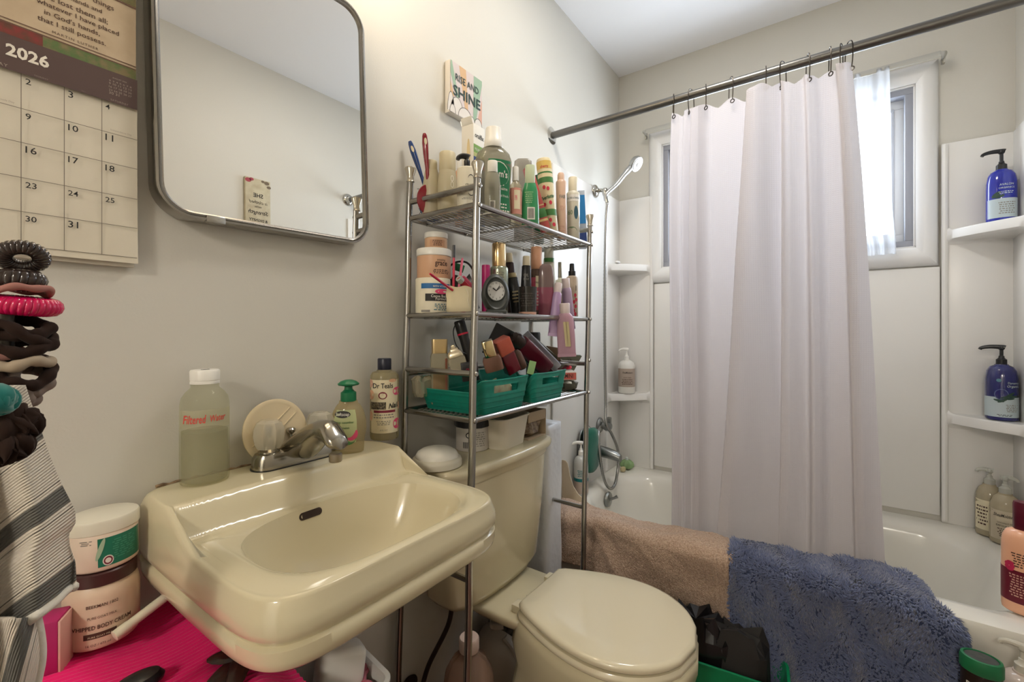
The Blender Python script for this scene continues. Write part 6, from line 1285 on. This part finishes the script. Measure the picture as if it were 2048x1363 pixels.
# ------------------------------------------------------------------ hair ties on a peg and striped towel, nearest the camera
HYP = -.300
peg = thing('towel_stand', 'thin dark towel stand pole hidden behind the striped towel and the ties', 'towel stand', (.060, HYP, 0))
obj('pole', tube([(0, 0, .01), (0, 0, 1.150)], .0065, 12), M_dark, peg); obj('foot', lathe([(.055, 0), (.055, .008), (.02, .014), (.0065, .02)], 28), M_dark, peg); obj('cross_bar', tube([(-.09, 0, 1.045), (.012, 0, 1.045)], .005, 10), M_dark, peg)
def tie(label, px, py, half, tilt, m, wire=.0022, kind='coil', coil=.0062, turns=26, roll=0, squash=.75, turn=0, y=HYP, cat='hair tie'):
    c = at(px, py, y=y); R = width(px, 2*half, c)/2
    t = thing('hair_tie', label, cat, c, (math.radians(tilt), math.radians(roll), face(c, turn)), 'hair ties on the stand')
    if kind == 'coil':
        n = turns*12; rr_ = R-coil-wire; P = []
        for i in range(n):
            a = 2*PI*i/n; b_ = 2*PI*turns*i/n; r = rr_+coil*math.cos(b_)
            P.append((r*math.cos(a), r*math.sin(a)*squash, coil*math.sin(b_)))
        obj('coil', tube(P, wire, 8, True), m, t, sharp=180)
    else:
        n = 110; rr_ = R-wire; P = []; ph = px*.7+py
        for i in range(n):
            a = 2*PI*i/n
            P.append((rr_*math.cos(a), rr_*squash*math.sin(a), .0025*math.sin(2*a+ph)+.0012*math.sin(5*a+ph)))
        obj('band', tube(P, [wire*(1+(.12 if wire < .009 else .22)*math.sin((9 if wire < .009 else 19)*2*PI*i/n+ph)) for i in range(n)], 16, True), m, t, sharp=180)
    return t
M_coil = mat('espresso_coil', (.035, .022, .018), .18, coat=.5); M_vel = mat('espresso_velvet', (.026, .014, .010), .85, spec=.12, sheen=.05); M_taupe = mat('taupe_velvet', (.20, .15, .12), .9, sheen=.1); M_sand = mat('sand_elastic', (.40, .32, .23), .85); M_hot = mat('hot_pink_coil', (.60, .006, .09), .2, coat=.4)
tie('glossy dark brown coil hair tie at the very top of the stack', 45, 514, 62, -44, M_coil, .0024, 'coil', .0046, 26, 0, .95)
tie('dark brown bead-like coil hair tie, second from the top', 40, 560, 60, -6, M_coil, .0035, 'coil', .0060, 18, 0, .8)
tie('dusty pink flat elastic between the coils and the hot pink tie', 32, 578, 82, 2, mat('dusty_pink_elastic', (.36, .16, .13), .8), .0032, 'band', roll=2)
tie('hot pink spiral hair tie', 50, 611, 84, 6, M_hot, .0030, 'coil', .0058, 34, 4, .8)
for k, (px, py, half, tl_2, rl_, m_, wr) in enumerate(((35, 650, 84, 30, 14, M_vel, .0055), (42, 668, 86, 4, 24, M_vel, .0048), (40, 690, 88, 10, -10, M_vel, .0055), (30, 706, 78, 26, 18, mat('mauve_velvet', (.25, .12, .10), .9), .0034), (44, 722, 82, 8, -4, M_sand, .0050), (48, 742, 84, 22, -22, M_vel, .0050), (58, 755, 70, 40, -30, M_taupe, .0055), (40, 785, 62, 40, 20, M_taupe, .0065))):
    tie(('dark brown velvet tie just under the hot pink spiral', 'dark velvet tie slanting across the stack', 'dark velvet tie above the mauve one', 'thin mauve velvet tie in the middle of the stack', 'sand coloured elastic band in the middle of the stack', 'dark velvet tie looping out below the sand band', 'taupe velvet tie tilted at the lower bulge', 'pale taupe velvet tie lowest of the thin ties')[k], px, py, half, tl_2, m_, wr, 'band', roll=rl_, squash=.8, turn=12*k)
tie('teal scrunchie at the picture edge', -8, 800, 46, 70, mat('teal_velvet', (.0, .15, .13), .85, sheen=.4), .0095, 'band', roll=20, squash=.7, y=-.38)
tie('large espresso scrunchie at the bottom of the stack', 22, 850, 64, 55, M_vel, .0115, 'band', roll=-15, squash=.9, y=-.365)
tie('second espresso scrunchie hanging lowest over the striped towel', 8, 890, 62, 40, M_vel, .0105, 'band', roll=10, squash=.9, y=-.370)
def stripes():
    m = mat('striped_cotton', (.62, .56, .46), .85, spec=.1); nt = m.node_tree; b = nt.nodes['Principled BSDF']
    uv = nt.nodes.new('ShaderNodeUVMap'); sx = nt.nodes.new('ShaderNodeSeparateXYZ'); fr = nt.nodes.new('ShaderNodeMath'); fr.operation = 'FRACT'
    cr_ = nt.nodes.new('ShaderNodeValToRGB'); cr_.color_ramp.interpolation = 'CONSTANT'; e = cr_.color_ramp.elements
    lt, dk, md = (.70, .63, .53, 1), (.15, .145, .13, 1), (.24, .22, .19, 1)
    e[0].position = 0; e[0].color = dk; e[1].position = .13; e[1].color = lt
    for p_, c_ in ((.205, md), (.222, lt), (.778, md), (.795, lt), (.87, dk)):
        n_ = e.new(p_); n_.color = c_
    nt.links.new(uv.outputs[0], sx.inputs[0]); nt.links.new(sx.outputs[1], fr.inputs[0]); nt.links.new(fr.outputs[0], cr_.inputs[0])
    wv = nt.nodes.new('ShaderNodeMath'); wv.operation = 'MULTIPLY'; wv.inputs[1].default_value = 26*2*PI; sn = nt.nodes.new('ShaderNodeMath'); sn.operation = 'SINE'
    nt.links.new(sx.outputs[1], wv.inputs[0]); nt.links.new(wv.outputs[0], sn.inputs[0])
    bp = nt.nodes.new('ShaderNodeBump'); bp.inputs['Strength'].default_value = .6; bp.inputs['Distance'].default_value = .0012
    nt.links.new(sn.outputs[0], bp.inputs['Height']); nt.links.new(bp.outputs[0], b.inputs['Normal'])
    nt.links.new(cr_.outputs[0], b.inputs['Base Color']); return m
stw = thing('striped_towel', 'cream cotton hand towel with charcoal stripes hanging beside the sink', 'towel', (.05, HYP, 1.04))
TO = Vector((.05, HYP, 1.04))
def interp(T, v):
    for (a, x), (b_, y_) in zip(T, T[1:]):
        if a <= v <= b_: return x+(y_-x)*(v-a)/(b_-a)
    return T[-1][1]
RE = [(0, 48), (.08, 58), (.22, 78), (.35, 96), (.5, 122), (.62, 148), (.68, 150), (.74, 136), (.80, 140), (.88, 150), (1, 151)]
def tow(u, v, lay=0):
    right = interp(RE, v); px = -150+(right+150)*u
    bottom = 1172+(right-px)*.72*smooth01((right-px)/60+.2)
    py = 770+(bottom-770)*v
    y = -.318-.020*math.sin(u*9+2*v)*(.3+v)-.012*math.sin(u*17+1)*v-.02*v
    return px, py, y
nu, nv = 70, 60; V = []; UV = []
for j in range(nv+1):
    for i in range(nu+1):
        px, py, y = tow(i/nu, j/nv); V.append(at(px, py, y=y)-TO); UV.append((px/168, (py+.75*px-1083)/168))
F = grid(lambda a, b: (0, 0, 0), nu, nv)[1]
o = obj('towel_cloth', (V, F), stripes(), stw, sharp=180); uvl = o.data.uv_layers.new(name='UVMap')
for l in o.data.loops: uvl.data[l.index].uv = UV[l.vertex_index]
solid(o, .003)
hem = [V[nv*(nu+1)+i]+Vector((0, -.001, 0)) for i in range(nu+1)]
obj('hem', tube(hem, .0042, 8), mat('hem_white', (.66, .62, .54), .85, bump=(300, .3)), stw, sharp=180)
V = []; UV = []
for j in range(31):
    for i in range(25):
        u, v = i/24, j/30; right = 70+30*math.sin(min(1, v*1.6)*PI/2)*1.0-38*v; px = -120+(right+120)*u; py = 1235+170*v
        V.append(at(px, py, y=-.362-.014*math.sin(u*10)+.006*v)-TO); UV.append((px/168, (py*.4+1.6*px-1083)/168))
o = obj('towel_tail', (V, grid(lambda a, b: (0, 0, 0), 24, 30)[1]), stripes(), stw, sharp=180); uvl = o.data.uv_layers.new(name='UVMap')
for l in o.data.loops: uvl.data[l.index].uv = UV[l.vertex_index]
solid(o, .003)
obj('tail_hem', tube([V[j*25+24] for j in range(31)], .0042, 8), mat('hem_white', (0, 0, 0)), stw, sharp=180)
